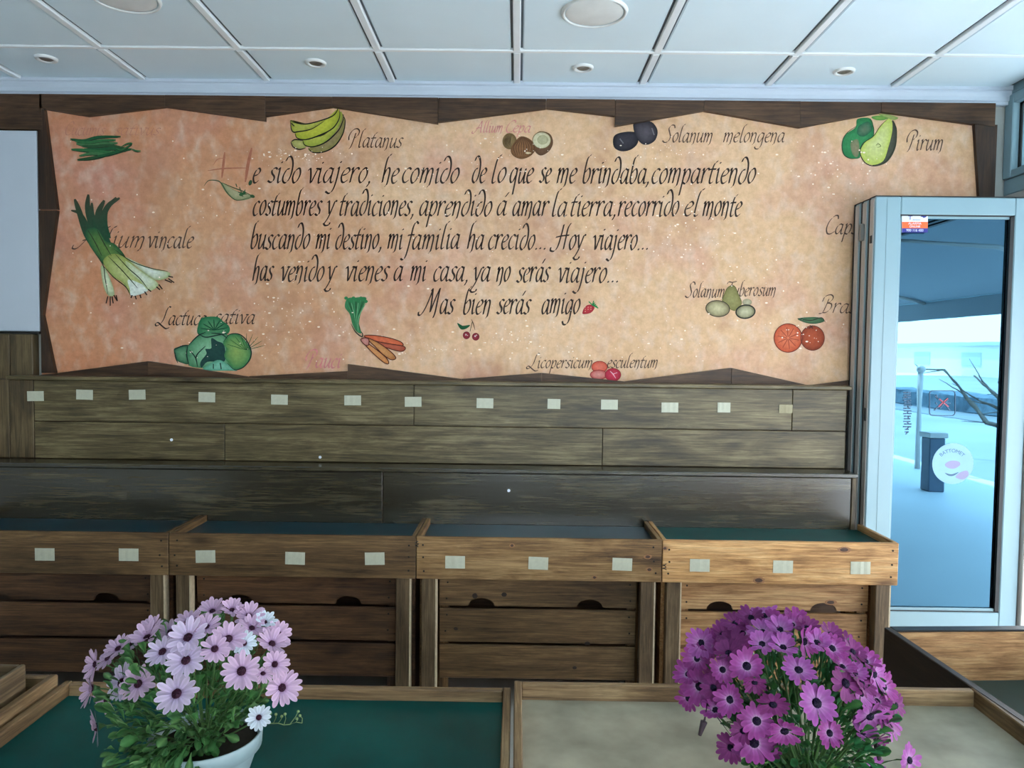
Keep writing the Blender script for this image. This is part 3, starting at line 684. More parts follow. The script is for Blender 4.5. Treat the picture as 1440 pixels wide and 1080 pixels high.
# bananas  (crop: 400+x/7.2, 140+y/7.2)
def cp(ox, oy, s): return lambda L: [(ox+x/s, oy+y/s) for x, y in L]
f = cp(400, 140, 7.2); p = Paint('painted_bananas')
p.blob(f([(240, 500), (300, 540), (420, 525), (540, 440), (600, 320), (610, 200), (580, 140), (560, 240), (480, 380), (330, 460)]), (140, 130, 70), (150, 130, 90))
p.blob(f([(70, 430), (120, 490), (200, 490), (230, 460), (180, 420), (110, 410)]), (150, 150, 80), (190, 180, 110))
p.blob(f([(190, 410), (210, 460), (300, 475), (420, 420), (520, 320), (580, 200), (570, 120), (500, 270), (380, 370)]), (150, 160, 60), (190, 190, 80))
p.blob(f([(110, 340), (140, 390), (220, 405), (350, 370), (480, 290), (555, 190), (550, 100), (520, 110), (420, 200), (260, 290)]), (160, 165, 50), (200, 200, 70))
p.blob(f([(60, 210), (80, 330), (140, 330), (280, 290), (400, 220), (500, 170), (380, 210), (240, 245), (120, 235)]), (160, 160, 60), (190, 190, 90))
for L in ([(60, 210), (110, 235), (220, 248), (360, 215), (480, 170), (530, 120), (540, 80)], [(60, 215), (70, 300), (95, 330), (140, 325), (270, 300), (400, 220)], [(105, 335), (130, 390), (220, 405), (360, 360), (490, 290), (555, 190), (560, 100)],
          [(185, 410), (205, 460), (290, 478), (420, 430), (540, 320), (590, 220), (600, 150)], [(240, 490), (290, 535), (400, 530), (510, 470), (590, 350), (615, 220), (590, 150)], [(65, 430), (90, 480), (150, 505), (215, 490)], [(70, 425), (110, 405), (190, 415)], [(70, 240), (100, 270)]):
    p.line(f(L), 1.8, DK)
p.done()
# leeks (90+x/6, 260+y/6)
f = cp(90, 260, 6); p = Paint('painted_leeks')
for L, w0 in (([(60, 215), (130, 240), (190, 330), (260, 520)], 5), ([(90, 120), (130, 230), (190, 420), (270, 560)], 8), ([(205, 80), (200, 200), (240, 360), (330, 560)], 8), ([(235, 150), (240, 260), (300, 420)], 6),
              ([(340, 130), (290, 240), (300, 360), (380, 540)], 9), ([(470, 110), (380, 170), (330, 280), (350, 420), (400, 520)], 8), ([(440, 105), (360, 200), (350, 330), (390, 450)], 6)):
    p.line(f(L), w0*1.05, (66, 70, 52), True, False, (34, 80, 56))
p.blob(f([(180, 400), (230, 360), (290, 380), (350, 470), (430, 500), (520, 610), (520, 700), (420, 760), (340, 680), (270, 590), (210, 500)]), (40, 92, 60), (110, 140, 70))
p.blob(f([(310, 690), (330, 840), (370, 930), (420, 935), (420, 880), (380, 770), (345, 700)]), (170, 180, 130), (226, 232, 200))
p.blob(f([(330, 640), (430, 580), (560, 650), (700, 820), (700, 900), (600, 930), (560, 930), (500, 830), (400, 760)]), (150, 160, 80), (200, 205, 140))
p.blob(f([(540, 800), (640, 830), (710, 870), (690, 905), (620, 930), (565, 935), (555, 880)]), (222, 230, 216), (236, 240, 230))
p.blob(f([(520, 640), (640, 720), (760, 800), (795, 840), (770, 875), (710, 890), (640, 810), (560, 740)]), (190, 200, 140), (226, 232, 214))
p.blob(f([(520, 610), (650, 670), (780, 715), (890, 740), (880, 780), (800, 805), (740, 790), (620, 700)]), (170, 180, 120), (232, 238, 230))
for L in ([(250, 560), (330, 680), (345, 780), (370, 920)], [(320, 670), (420, 780), (520, 860), (560, 930)], [(370, 600), (470, 700), (560, 800), (620, 870)], [(430, 580), (540, 700), (640, 790), (710, 880)], [(420, 540), (560, 640), (720, 700), (880, 730)],
          [(200, 380), (260, 480), (320, 600)], [(280, 380), (330, 480), (400, 600)]):
    p.line(f(L), 1.3, (52, 60, 40))
for x, y, dx, dy in ((370, 940, -15, 60), (390, 940, 0, 80), (405, 940, 10, 60), (420, 930, 30, 50), (440, 930, 10, 50), (575, 930, -10, 25), (600, 935, 10, 30), (640, 925, 10, 30), (680, 900, 20, 30), (710, 880, 25, 20), (780, 860, 30, 25), (800, 840, 30, 40), (880, 770, 40, 10), (880, 790, 50, 35), (850, 800, 60, 25)):
    p.line(f([(x, y), (x+dx, y+dy)]), 2.0, (60, 46, 40))
p.done()
# green beans (60+x/7.2, 140+y/7.2)
f = cp(60, 140, 7.2); p = Paint('painted_green_beans')
gr = [(34, 92, 56), (52, 110, 66), (74, 120, 76), (44, 84, 50)]
for i, L in enumerate(([(280, 400), (420, 420), (560, 385), (790, 375)], [(330, 420), (450, 440), (600, 420), (740, 410)], [(340, 445), (460, 470), (620, 450), (760, 440)], [(400, 470), (520, 480), (680, 470), (860, 500)], [(420, 500), (560, 510), (700, 500), (840, 520)],
                       [(290, 505), (400, 515), (560, 530), (720, 530)], [(370, 570), (500, 550), (640, 560), (720, 520)], [(350, 610), (470, 600), (600, 575), (700, 540)], [(560, 575), (660, 560), (800, 520), (900, 500)], [(740, 490), (800, 510), (900, 450), (860, 445), (790, 480)], [(900, 500), (950, 520), (995, 520)])):
    p.line(f(L), 5.6 if i < 9 else 2.4, gr[i % 4]); p.line(f([(x, y+12) for x, y in L]), 1.0, (40, 40, 30))
p.done()
# lettuce (200+x/7.2, 420+y/7.2)
f = cp(200, 420, 7.2); p = Paint('painted_lettuce')
def frill(cx, cy, rx, ry, n, amp, seed):
    r = random.Random(seed); return [(cx+rx*(1+r.uniform(-amp, amp))*math.cos(2*PI*k/n), cy+ry*(1+r.uniform(-amp, amp))*math.sin(2*PI*k/n)) for k in range(n)]
p.blob(f([(320, 520), (360, 490), (460, 470), (480, 560), (470, 660), (400, 650), (350, 620)]), (36, 84, 60), (110, 160, 120))
p.blob(f([(560, 350), (640, 400), (800, 380), (880, 340), (880, 280), (820, 230), (760, 185), (640, 185), (590, 210), (565, 270)]), (30, 110, 70), (96, 150, 104))
p.blob(f([(465, 480), (560, 380), (700, 340), (860, 360), (900, 480), (900, 640), (880, 720), (640, 705), (480, 680), (455, 580)]), (70, 130, 90), (150, 200, 160))
p.blob(f([(700, 400), (760, 430), (830, 470), (840, 620), (780, 640), (660, 640), (600, 700), (590, 640), (650, 560), (640, 510), (700, 500)]), (30, 66, 62), (38, 76, 70))
p.blob(f([(620, 720), (700, 650), (780, 620), (860, 660), (960, 725), (900, 730)]), (90, 160, 130), (140, 206, 180))
p.blob(f([(820, 450), (880, 370), (960, 355), (1040, 420), (1100, 520), (1100, 610), (1030, 690), (940, 715), (880, 660), (830, 580), (850, 510)]), (60, 130, 80), (150, 176, 96))
for i in range(9):
    a = math.radians(200+i*18); p.line(f([(1050, 520), (1050+110*math.cos(a), 520+90*math.sin(a)), (1050+200*math.cos(a), 520+170*math.sin(a))]), .9, (40, 90, 50))
for i in range(7):
    a = math.radians(190+i*26); p.line(f([(730, 320), (730+75*math.cos(a), 320+60*math.sin(a)), (730+140*math.cos(a), 320+110*math.sin(a))]), 1.6, (24, 80, 54))
for L in ([(560, 350), (640, 390), (760, 370), (880, 350)], [(330, 540), (340, 600), (360, 650)], [(460, 480), (450, 570), (475, 680)], [(470, 470), (560, 380), (640, 340)], [(700, 350), (800, 360), (860, 400)], [(820, 440), (880, 365), (980, 360), (1060, 430), (1105, 560), (1040, 680), (940, 720), (860, 650)], [(320, 520), (400, 480), (470, 470)], [(480, 520), (540, 600), (560, 690)], [(640, 480), (560, 560), (540, 620)], [(720, 660), (720, 710)], [(790, 650), (800, 715)]):
    p.line(f(L), 1.7, (26, 50, 44))
p.done()
# pea sprig (300+x/3, 130+y/3)
f = cp(300, 130, 3); p = Paint('painted_pea_sprig')
p.blob(f([(30, 380), (70, 400), (110, 420), (165, 435), (150, 450), (100, 455), (60, 430)]), (132, 140, 96), (186, 176, 140))
for L in ([(-40, 395), (-20, 372), (15, 372), (35, 385), (60, 425), (100, 455), (165, 440)], [(35, 380), (80, 400), (120, 415), (165, 436)], [(110, 400), (125, 440)], [(135, 410), (118, 438)], [(95, 385), (100, 400)], [(155, 372), (160, 388)], [(105, 420), (140, 430)]):
    p.line(f(L), 1.6, (70, 86, 56))
p.blob(ell(339.5, 273, 3.4, 2.4, -30), (50, 96, 56)); p.blob(ell(343.5, 271.5, 2.8, 2, -60), (50, 96, 56)); p.blob(ell(352, 257, 2.4, 4, 20), (50, 80, 50)); p.blob(ell(355, 276, 3.4, 2.2, 20), (60, 90, 56))
p.done()
# big faded H
p = Paint('faded_initial'); RS = (184, 112, 86)
p.line([(316, 214), (314, 232), (312, 250)], 3.5, RS); p.line([(354, 208), (349, 230), (345, 256)], 4.5, RS); p.line([(292, 240), (315, 237), (350, 236)], 1.8, RS); p.line([(300, 232), (306, 224), (318, 222)], 1.2, (196, 124, 98)); p.done()
# carrots (460+x/6, 400+y/6)
f = cp(460, 400, 6); p = Paint('painted_carrots')
p.blob(f([(150, 190), (170, 120), (240, 110), (330, 110), (310, 180), (280, 260), (268, 350), (290, 410), (250, 400), (215, 340), (190, 250)]), (60, 130, 84), (50, 104, 62))
for i in range(9):
    p.line(f([(262, 400), (225+i*5, 280), (160+i*21, 110+abs(i-4)*6+(i % 3)*10)]), 1.6, ((60, 140, 90), (30, 90, 52), (110, 170, 120))[i % 3]); p.blob(ell(460+(160+i*21)/6, 400+(115+(i % 3)*14)/6, 2.6, 2.2), (50, 126, 76))
p.line(f([(200, 330), (240, 400), (290, 440), (300, 420), (285, 395)]), 1.6, (30, 50, 34))
for P_, c, c2 in (([(310, 435), (400, 430), (540, 455), (630, 490), (630, 520), (520, 500), (400, 475)], (200, 92, 56), (222, 112, 76)), ([(400, 480), (520, 500), (640, 520), (660, 545), (620, 565), (520, 540), (440, 510)], (160, 74, 52), (190, 96, 70)),
                  ([(330, 450), (430, 490), (540, 570), (580, 620), (540, 635), (470, 590), (400, 520)], (180, 110, 60), (206, 146, 90)), ([(290, 460), (350, 500), (430, 560), (500, 620), (520, 665), (490, 665), (420, 610), (330, 520)], (196, 120, 66), (216, 150, 96)), ([(285, 470), (310, 450), (350, 460), (350, 510), (320, 510)], (176, 96, 84), (210, 150, 140))):
    p.blob(f(P_), c, c2); p.line(f(P_), 1.2, (80, 34, 24), False, True)
p.done()
# cherries, strawberry
p = Paint('painted_cherries')
p.line([(663, 449), (665.5, 455), (668, 464)], 1.2, (80, 50, 40)); p.line([(664, 453), (661, 466)], 1.1, (70, 70, 44)); p.blob([(643, 454), (650, 458), (661, 457), (656, 462), (648, 463)], (20, 84, 48))
for x, y in ((656, 471.5), (669, 473.5)): p.blob(ell(x, y, 5.2, 5.4), (110, 20, 34), (156, 50, 60)); p.blob(ell(x-.8, y-.8, 1.3, 1.3), (210, 170, 170))
p.done()
p = Paint('painted_strawberry'); p.blob([(819, 441), (821, 434), (826, 429), (833, 429), (836, 433), (832, 439), (825, 441.5)], (150, 30, 44), (206, 60, 66))
for a in range(5): p.line([(833, 429), (835+a*1.6, 423+a*2.6)], 1.8, (40, 130, 70))
p.line([(833, 429), (828, 424)], 1.8, (40, 130, 70))
for i in range(7): p.blob(ell(823+(i % 3)*4, 432+(i//3)*3, .5, .5), (250, 200, 170))
p.done()
# tomatoes
p = Paint('painted_tomatoes')
for x, y, rx, ry, c, c2 in ((843, 516, 11, 8, (206, 84, 60), (226, 116, 96)), (842, 527, 12, 6.5, (190, 80, 74), (220, 150, 140)), (862, 527, 11, 9, (170, 30, 56), (208, 60, 84))):
    p.blob(ell(x, y, rx, ry), c, c2); p.line(ell(x, y, rx, ry), .9, (140, 40, 40), False, True)
p.line([(858, 522), (862, 526), (866, 532)], 1.2, (240, 190, 200)); p.line([(862, 526), (868, 524)], 1, (240, 190, 200)); p.done()
# potatoes
f = cp(720, 130, 3); p = Paint('painted_potatoes')
for P_, c, c2 in ((ell(992, 885, 20, 14), (150, 140, 110), (190, 180, 150)), ([(885, 890), (905, 830), (935, 815), (955, 850), (970, 890), (945, 920), (920, 915)], (128, 120, 70), (150, 144, 90)),
                  (ell(868, 912, 50, 34, 5), (120, 108, 76), (206, 194, 152)), (ell(985, 925, 40, 28, -6), (110, 104, 74), (204, 196, 160))):
    p.blob(f(P_), c, c2)
p.line(f(ell(868, 912, 50, 34, 5)), 1.1, (60, 52, 40), False, True); p.line(f(ell(985, 925, 40, 28, -6)), 1.8, (40, 40, 34), False, True); p.line(f([(885, 890), (905, 830), (935, 815), (955, 850), (970, 890)]), .9, (90, 84, 50)); p.done()
# oranges (crop 800,380 s3)
f = cp(800, 380, 3); p = Paint('painted_oranges')
p.blob(f(ell(1028, 286, 50, 52)), (140, 58, 34), (186, 84, 50)); p.blob(f(ell(925, 286, 60, 60)), (196, 82, 48), (222, 120, 84))
p.line(f(ell(925, 286, 59, 60)), 1.3, (120, 50, 36), False, True); p.line(f(ell(1028, 286, 50, 52)), 1.0, (100, 44, 30), False, True)
for i in range(10):
    a = 2*PI*i/10+.2; p.line(f([(925+6*math.cos(a), 286+6*math.sin(a)), (925+46*math.cos(a), 286+46*math.sin(a))]), 1.1, (150, 60, 40))
p.blob(f([(965, 205), (1010, 198), (1060, 200), (1078, 215), (1040, 226), (1000, 222)]), (50, 84, 56), (84, 116, 80)); p.line(f([(965, 203), (1020, 212), (1065, 200), (1082, 220)]), 1.2, (50, 44, 34)); p.line(f([(1028, 236), (1012, 245)]), 1.5, (80, 40, 30)); p.line(f([(1016, 232), (1030, 246)]), 1.5, (80, 40, 30)); p.done()
# aubergines
p = Paint('painted_aubergines')
f = cp(720, 130, 3)
p.blob(f([(428, 190), (450, 172), (500, 165), (530, 175), (530, 215), (500, 242), (460, 248), (430, 230)]), (30, 28, 36), (62, 58, 66))
p.blob(f([(512, 130), (545, 120), (590, 125), (614, 160), (605, 200), (575, 220), (545, 215), (520, 180)]), (34, 32, 38), (92, 84, 92))
p.line(f([(470, 215), (455, 195)]), 2, (110, 106, 112)); p.line(f([(590, 150), (600, 180)]), 2, (120, 112, 116)); p.done()
# coconuts (650+x/7.2,150+y/7.2)
f = cp(650, 150, 7.2); p = Paint('painted_coconuts')
p.blob(f(ell(480, 350, 72, 82)), (110, 84, 50), (150, 124, 84)); p.blob(f([(725, 420), (790, 495), (880, 450), (920, 360), (880, 270), (760, 260)]), (96, 66, 46), (120, 88, 64))
p.blob(f([(490, 440), (520, 500), (600, 530), (690, 500), (740, 430), (700, 340), (600, 300), (530, 360)]), (112, 74, 44), (150, 104, 68))
p.blob(f(ell(805, 340, 92, 84)), (206, 196, 160), (222, 214, 178)); p.blob(f(ell(815, 335, 56, 48)), (176, 168, 130), (190, 182, 146))
for i in range(9): p.line(f([(600+i*4, 310), (520+i*26, 400), (540+i*20, 490)]), .8, (84, 54, 34))
for i in range(5): p.line(f([(450+i*12, 290), (430+i*14, 350), (450+i*12, 410)]), .9, (80, 60, 36))
p.blob(f([(640, 470), (660, 458), (700, 468), (670, 480)]), (226, 200, 160)); p.line(f(ell(805, 340, 92, 84)), 1.0, (120, 96, 62), False, True); p.done()
# pears (1160+x/7.2,150+y/7.2)
f = cp(1160, 150, 7.2); p = Paint('painted_pears')
p.blob(f([(330, 125), (460, 120), (495, 220), (490, 300), (400, 380), (360, 460), (350, 520), (260, 525), (190, 480), (170, 390), (200, 290), (310, 210)]), (40, 120, 70), (60, 140, 86))
p.blob(f([(340, 200), (440, 150), (480, 230), (400, 300), (330, 280)]), (30, 100, 70), (100, 116, 90)); p.blob(f([(260, 370), (330, 330), (350, 420), (330, 510), (280, 480)]), (110, 120, 84), (140, 130, 100))
p.blob(f([(680, 140), (725, 220), (720, 400), (650, 540), (560, 595), (480, 595), (600, 500), (660, 340)]), (56, 60, 50), (84, 84, 70))
p.blob(f([(640, 120), (680, 150), (680, 260), (640, 420), (590, 550), (480, 590), (400, 550), (360, 460), (400, 370), (490, 300), (560, 200)]), (190, 200, 90), (212, 216, 150))
p.line(f([(640, 120), (560, 200), (490, 300), (390, 370), (355, 460), (400, 560), (490, 600), (600, 570), (680, 470), (720, 350), (725, 220), (690, 150)]), 1.4, (50, 52, 34)); p.line(f([(330, 190), (220, 270), (175, 370), (190, 480), (260, 525), (350, 520)]), 1.2, (50, 60, 44)); p.line(f([(460, 120), (495, 220), (490, 290)]), 1.1, (60, 70, 50))
p.blob(f([(470, 105), (560, 90), (650, 105), (600, 135), (520, 135)]), (80, 140, 60), (130, 170, 80)); p.blob(f([(540, 75), (640, 80), (740, 110), (700, 135), (620, 110)]), (130, 156, 80), (170, 180, 110)); p.line(f([(515, 395), (540, 375), (565, 400), (530, 415)]), 1.2, (110, 120, 60)); p.done()
# white paint speckle
bm = bmesh.new(); rs = random.Random(11)
cl = [(420, 218, 60, 12, 50), (300, 300, 120, 90, 30), (740, 205, 120, 30, 40), (940, 215, 60, 20, 25), (960, 330, 70, 60, 70), (420, 440, 60, 45, 60), (330, 480, 90, 40, 35), (560, 490, 90, 30, 60), (760, 480, 100, 35, 55), (930, 470, 90, 50, 50), (1180, 240, 70, 50, 50), (700, 340, 250, 150, 50), (1080, 420, 80, 100, 40), (200, 360, 130, 140, 30), (620, 250, 80, 30, 20), (1140, 470, 50, 40, 20), (870, 290, 120, 60, 30)]
for cx, cy, sx_, sy_, n in cl:
    for _ in range(n):
        x, y = rs.gauss(cx, sx_*.55), rs.gauss(cy, sy_*.55)
        if not (90 < x < 1360 and 180 < y < 508): continue
        r = rs.choice([.5, .6, .8, 1.2]); e_ = rs.choice([1, 1, 1, 1.8]); a = rs.random()*3
        bm.faces.new([bm.verts.new(aty(x+r*e_*math.cos(k*PI/3+a), y+r*math.sin(k*PI/3+a), YM-.003)) for k in range(6)])
tag(fin('white_speckle', bm, M_speck, mural, center=True), kind='stuff')

# ------------------------------------------------------------------ stepped wall shelf behind the trays
disp = empty('wall_shelf', (-.4, 3.6, .85), 'dark stepped plank shelf with a ledge running below the mural', 'shelf')
YP, YR = 3.52, 3.385
xend = aty(1190, 600, YP).x
sh0 = aty(600, 541, 3.49).z
zm = aty(600, 599, YP).z; zl = aty(600, 659, YR).z
# shelf board at the top
box('shelf_board', aty(8, 536, 3.48).x, xend+.004, 3.478, 3.600, sh0, sh0+.018, M_board, disp, .003)
box('backing', -3.2, xend, YP+.018, 3.598, .01, sh0-.001, M_trim, disp, 0)
xa = aty(48, 600, YP).x
def planks(joints, z0, z1, y, th, mat, name='plank', g=.0016):
    for i in range(len(joints)-1):
        box(name, joints[i]+g, joints[i+1]-g, y-.0012*(i % 2), y+th, z0+g, z1-g, mat, disp, .002)
X = lambda px, py, Y: aty(px, py, Y).x
planks([xa, X(582, 575, YP), X(1114, 580, YP), xend], zm, sh0-.001, YP, .018, M_board)
planks([xa, X(316, 625, YP), X(847, 630, YP), xend], zl+.004, zm, YP, .018, M_board)
planks([-3.2, X(-60, 625, YP), X(14, 600, YP), xa], zl+.004, sh0-.001, YP-.002, .018, M_boardv)
# ledge and riser
xr2 = X(1203, 700, YR)
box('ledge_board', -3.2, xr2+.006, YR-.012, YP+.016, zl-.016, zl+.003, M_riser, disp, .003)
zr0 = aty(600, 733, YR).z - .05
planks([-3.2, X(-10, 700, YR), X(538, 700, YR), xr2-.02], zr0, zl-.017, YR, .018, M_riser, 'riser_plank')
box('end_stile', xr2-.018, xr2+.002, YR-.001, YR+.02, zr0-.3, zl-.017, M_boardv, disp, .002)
# price strips
def price_tag(px, py, Y, wd, ht, mat, parent, seed):
    r = random.Random(seed); s = Y/FPX; c = aty(px, py, Y); bm = bmesh.new()
    w_, h_ = wd*s, ht*s; a = r.uniform(-.03, .03); cols = []
    for i in range(7):
        x = -w_/2+w_*i/6; yy = -(.0012+.0012*(i % 2)*r.random())
        cols.append([bm.verts.new((c.x+x*math.cos(a)-z*math.sin(a), c.y+yy, c.z+x*math.sin(a)+z*math.cos(a))) for z in (-h_/2, h_/2)])
    bk = [bm.verts.new((v.co.x, c.y, v.co.z)) for v in (cols[0][0], cols[0][1], cols[6][0], cols[6][1])]
    for i in range(6): bm.faces.new((cols[i][0], cols[i+1][0], cols[i+1][1], cols[i][1]))
    bm.faces.new((cols[0][0], cols[0][1], bk[1], bk[0])); bm.faces.new((cols[6][1], cols[6][0], bk[2], bk[3]))
    return fin('price_strip', bm, mat, parent, center=True)
for i, (px, py) in enumerate([(50, 557), (119, 555), (193, 555), (291, 558.5), (393, 562), (496, 563), (581, 565), (682, 567), (779, 568), (857, 569), (942, 573), (1018, 573)]):
    price_tag(px, py, YP-.004, 23.5 if i not in (8, 11) else 18, 14, M_tag, disp, i)
o = price_tag(1105, 575, YP-.004, 19, 12, M_tagw, disp, 40)
for px, py, yy in ((241, 618.5, YP), (450, 643, YP), (715.5, 690, YR)):
    c = aty(px, py, yy-.003); bm = bmesh.new(); bmesh.ops.create_cone(bm, cap_ends=True, segments=7, radius1=.0075, radius2=.0065, depth=.004, matrix=Matrix.Translation(c) @ Matrix.Rotation(PI/2, 4, 'X')); fin('paint_chip', bm, M_stw, disp)

M_rawlit = plain('raw_lit_wood', (196, 176, 146), .6, 0, .15, 60)  # raw wood, made paler to paint in light from the right
M_knotd = plain('knot_stain', (40, 26, 20), .5, 0, .3, 200); M_knot = plain('knot_dark', (70, 46, 34), .5, 0, .3, 200); M_knotr = plain('knot_ring', (142, 98, 62), .5, 0, .25, 200)
def knot(px, py, Y, a, b_, par, n=14, ring=True):
    c = aty(px, py, Y); k_ = Y/FPX; rr_ = random.Random(int(px))
    for f_, mat, dy in (((1, M_knotr, 0), (.6, M_knot, .0006)) if ring else ((.8, M_knotd, 0),)):
        bm = bmesh.new(); prism(bm, [(c.x+a*f_*k_*math.cos(2*PI*i/n)*rr_.uniform(.85, 1.1), c.z+b_*f_*k_*math.sin(2*PI*i/n)) for i in range(n)], Y-.0006-dy, Y+.001); fin('knot', bm, mat, par)
# ------------------------------------------------------------------ tray stands
TZ = aty(758, 757, 3.04).z      # top of trays
def cyl(bm, c, r, h, ax, seg=8):
    q = bmesh.ops.create_cone(bm, cap_ends=True, segments=seg, radius1=r, radius2=r, depth=h)
    R_ = {'X': Matrix.Rotation(PI/2, 4, 'Y'), 'Y': Matrix.Rotation(PI/2, 4, 'X'), 'Z': Matrix()}[ax]
    for v in q['verts']: v.co = (R_ @ v.co) + Vector(c)
def stand(x0, x1, y0, y1, ztop, wk, sk, floor_mat, label, depth_floor=.026, fh=.178, tags=(), seed=0, slat_z=None, front_detail=True, group='slatted wooden produce stands', back=False, cut=True, sidez=0.0):
    """tray on a slatted trestle: front board, side boards, green tray floor, four legs, slats"""
    r = random.Random(seed); th = .018
    t = empty('tray_stand', ((x0+x1)/2, (y0+y1)/2, 0), label, 'display stand', group)
    mx, my, mz = W[wk]; sx_, sy_, sz_ = W[sk]
    x0 += .0015; x1 -= .0015
    box('front_board', x0, x1, y0, y0+th, ztop-fh, ztop, mx, t, .0025)
    if back: box('back_board', x0+th, x1-th, y1-th, y1, ztop-fh, ztop, mx, t, .0025)
    for a in (x0, x1-th):
        box('side_board', a, a+th, y0+th+.0005, y1, ztop-.10, ztop+.001+sidez, my, t, .0025)
    box('tray_floor', x0+th, x1-th, y0+th, y1-(th if back else 0), ztop-depth_floor-.014, ztop-depth_floor, floor_mat, t, .001)
    # legs
    lw = .062; lt = .045; zt_ = ztop-fh-.0005 
    for (a, b_) in ((x0+.022, x0+.022+lw), (x1-.022-lw, x1-.022)):
        box('leg', a, b_, y0+.012, y0+.012+lt, 0.006, zt_, W['leg_wood'][2], t, .003)
        box('leg', a, b_, y1-.05, y1-.05+lt, 0.006, ztop-depth_floor-.015, mz, t, .003)
    # slats
    a, b_ = x0+.092, x1-.092; ys = y0+.060
    za = zt_+.004; z1 = za+.014
    for i in range(6):
        z1 = z1-.014; z0 = z1-(.134 if i == 0 else .143)
        if z0 < .02: break
        bm = bmesh.new()
        if i == 0 and cut:
            cut_ = []
            for cx in (x0+(x1-x0)*.265, x0+(x1-x0)*.715):
                for k in range(13):
                    an = PI-PI*k/12; cut_.append((cx+.056*math.cos(an), z0+.034*math.sin(an)))
            low = [(a, z0)] + cut_ + [(b_, z0)]
            V_ = [[bm.verts.new((p_[0], yy_, q_)) for yy_ in (ys, ys+th) for q_ in (p_[1], z1)] for p_ in low]
            for k in range(len(V_)-1):
                A_, B_ = V_[k], V_[k+1]
                bm.faces.new((A_[0], B_[0], B_[1], A_[1])); bm.faces.new((A_[2], A_[3], B_[3], B_[2]))
                bm.faces.new((A_[0], A_[2], B_[2], B_[0])); bm.faces.new((A_[1], B_[1], B_[3], A_[3]))
            bm.faces.new((V_[0][0], V_[0][1], V_[0][3], V_[0][2])); bm.faces.new((V_[-1][0], V_[-1][2], V_[-1][3], V_[-1][1]))
        else: bx(bm, a, b_, ys, ys+th, z0, z1, .002)
        fin('slat', bm, sx_, t); z1 = z0
    for a_ in (a-.002, b_-.04+.002):
        box('batten', a_, a_+.04, ys+th, ys+th+.02, .06, zt_, sz_, t, .002)
    for a_ in (x0+.008, x1-.026):
        box('side_panel', a_, a_+.018, y0+.060, y1-.052, .05, ztop-.11, sy_, t, .002)
    for a_ in (x0+.022+lw, x1-.022):  # right-hand leg edges only: raw wood with side light painted on
        box('raw_lit_edge', a_-.005, a_+.0008, y0+.0114, y0+.0125, 0.02, zt_, M_rawlit, t, 0); box('raw_lit_edge', a_-.0005, a_+.0008, y0+.0125, y0+.05, 0.02, zt_, M_rawlit, t, 0)
    box('stretcher', x0+.03, x1-.03, y1-.03, y1-.012, .12, .2, mx, t, .002)
    if front_detail:
        for xx in (x0+.03, x1-.03):
            for k in range(3):
                bm = bmesh.new(); cyl(bm, (xx+r.uniform(-.006, .006), y0-.0006, ztop-.035-k*.052+r.uniform(-.006, .006)), .0042, .003, 'Y'); fin('screw', bm, M_screw, t)
        for xx in (a+.03, b_-.03):
            for k in range(4):
                bm = bmesh.new(); cyl(bm, (xx+r.uniform(-.006, .006), ys-.0006, zt_-.03-k*.07), .004, .003, 'Y'); fin('screw', bm, M_screw, t)
    for i, (px, py) in enumerate(tags):
        price_tag(px, py, y0-.0005, 28, 18, M_tag, t, seed*10+i)
    return t
YF = 3.04; YB = 3.38
e = [X(-112, 780, YF), X(237, 785, YF), X(585, 785, YF), X(931, 790, YF), X(1264, 790, YF)]
stand(e[0], e[1], YF, YB, TZ, 'brown_pine', 'slat_brown', M_greenb, 'dark brown slatted stand at the far left of the back row', tags=[(63, 779.5), (181, 780)], seed=1)
stand(e[1], e[2], YF, YB, TZ, 'brown_pine', 'slat_brown', M_greenb, 'brown slatted stand behind the pale pink daisies, second from left', tags=[(289, 782.5), (415, 785), (527, 785.5)], seed=2)
s3 = stand(e[2], e[3], YF, YB, TZ, 'tan_pine', 'brown_pine', M_greenb, 'tan slatted stand in the middle of the back row, nothing in front', tags=[(640, 790.5), (757, 792), (875, 793.5)], seed=3)
s4 = stand(e[3], e[4], YF, YB, TZ, 'pale_pine', 'honey_pine', M_green, 'light yellow pine slatted stand behind the purple daisies, beside the door', tags=[(984, 795), (1101, 797), (1210, 798.5)], seed=4)
for q in ((720, 767, 4, 3), (911, 783, 6, 3.5), (913, 801, 5, 3.5), (836, 812, 4, 3)): knot(q[0], q[1], YF, q[2], q[3], s3)
for q in ((1067, 816, 9, 5), (1187, 773, 10, 4.5), (935, 771, 4, 3)): knot(q[0], q[1], YF, q[2], q[3], s4)
for q in ((668, 838, 5, 5), (709, 836, 5, 4), (826, 905, 5, 4), (808, 939, 4, 3), (641, 884, 4, 3)): knot(q[0], q[1], YF+.06, q[2], q[3], s3, 14, False)
for q in ((1168, 847, 9, 4), (968, 900, 5, 3.5), (1196, 895, 4, 3)): knot(q[0], q[1], YF+.06, q[2], q[3], s4)
# twisted wire ties at the two front seams
def wire(px, py, par, seed):
    r = random.Random(seed); c = aty(px, py, YF-.006); pts = []
    for k in range(15):
        a = k*.9; pts.append((c.x+.007*math.cos(a)+r.uniform(-.002, .002), c.y-.003+.005*math.sin(a), c.z-.012+k*.0018))
    bm = bmesh.new(); tube(bm, pts, .0018, 5); fin('wire_tie', bm, M_black, par, True)
wire(586, 765, s3, 1); wire(934, 797, s4, 2)

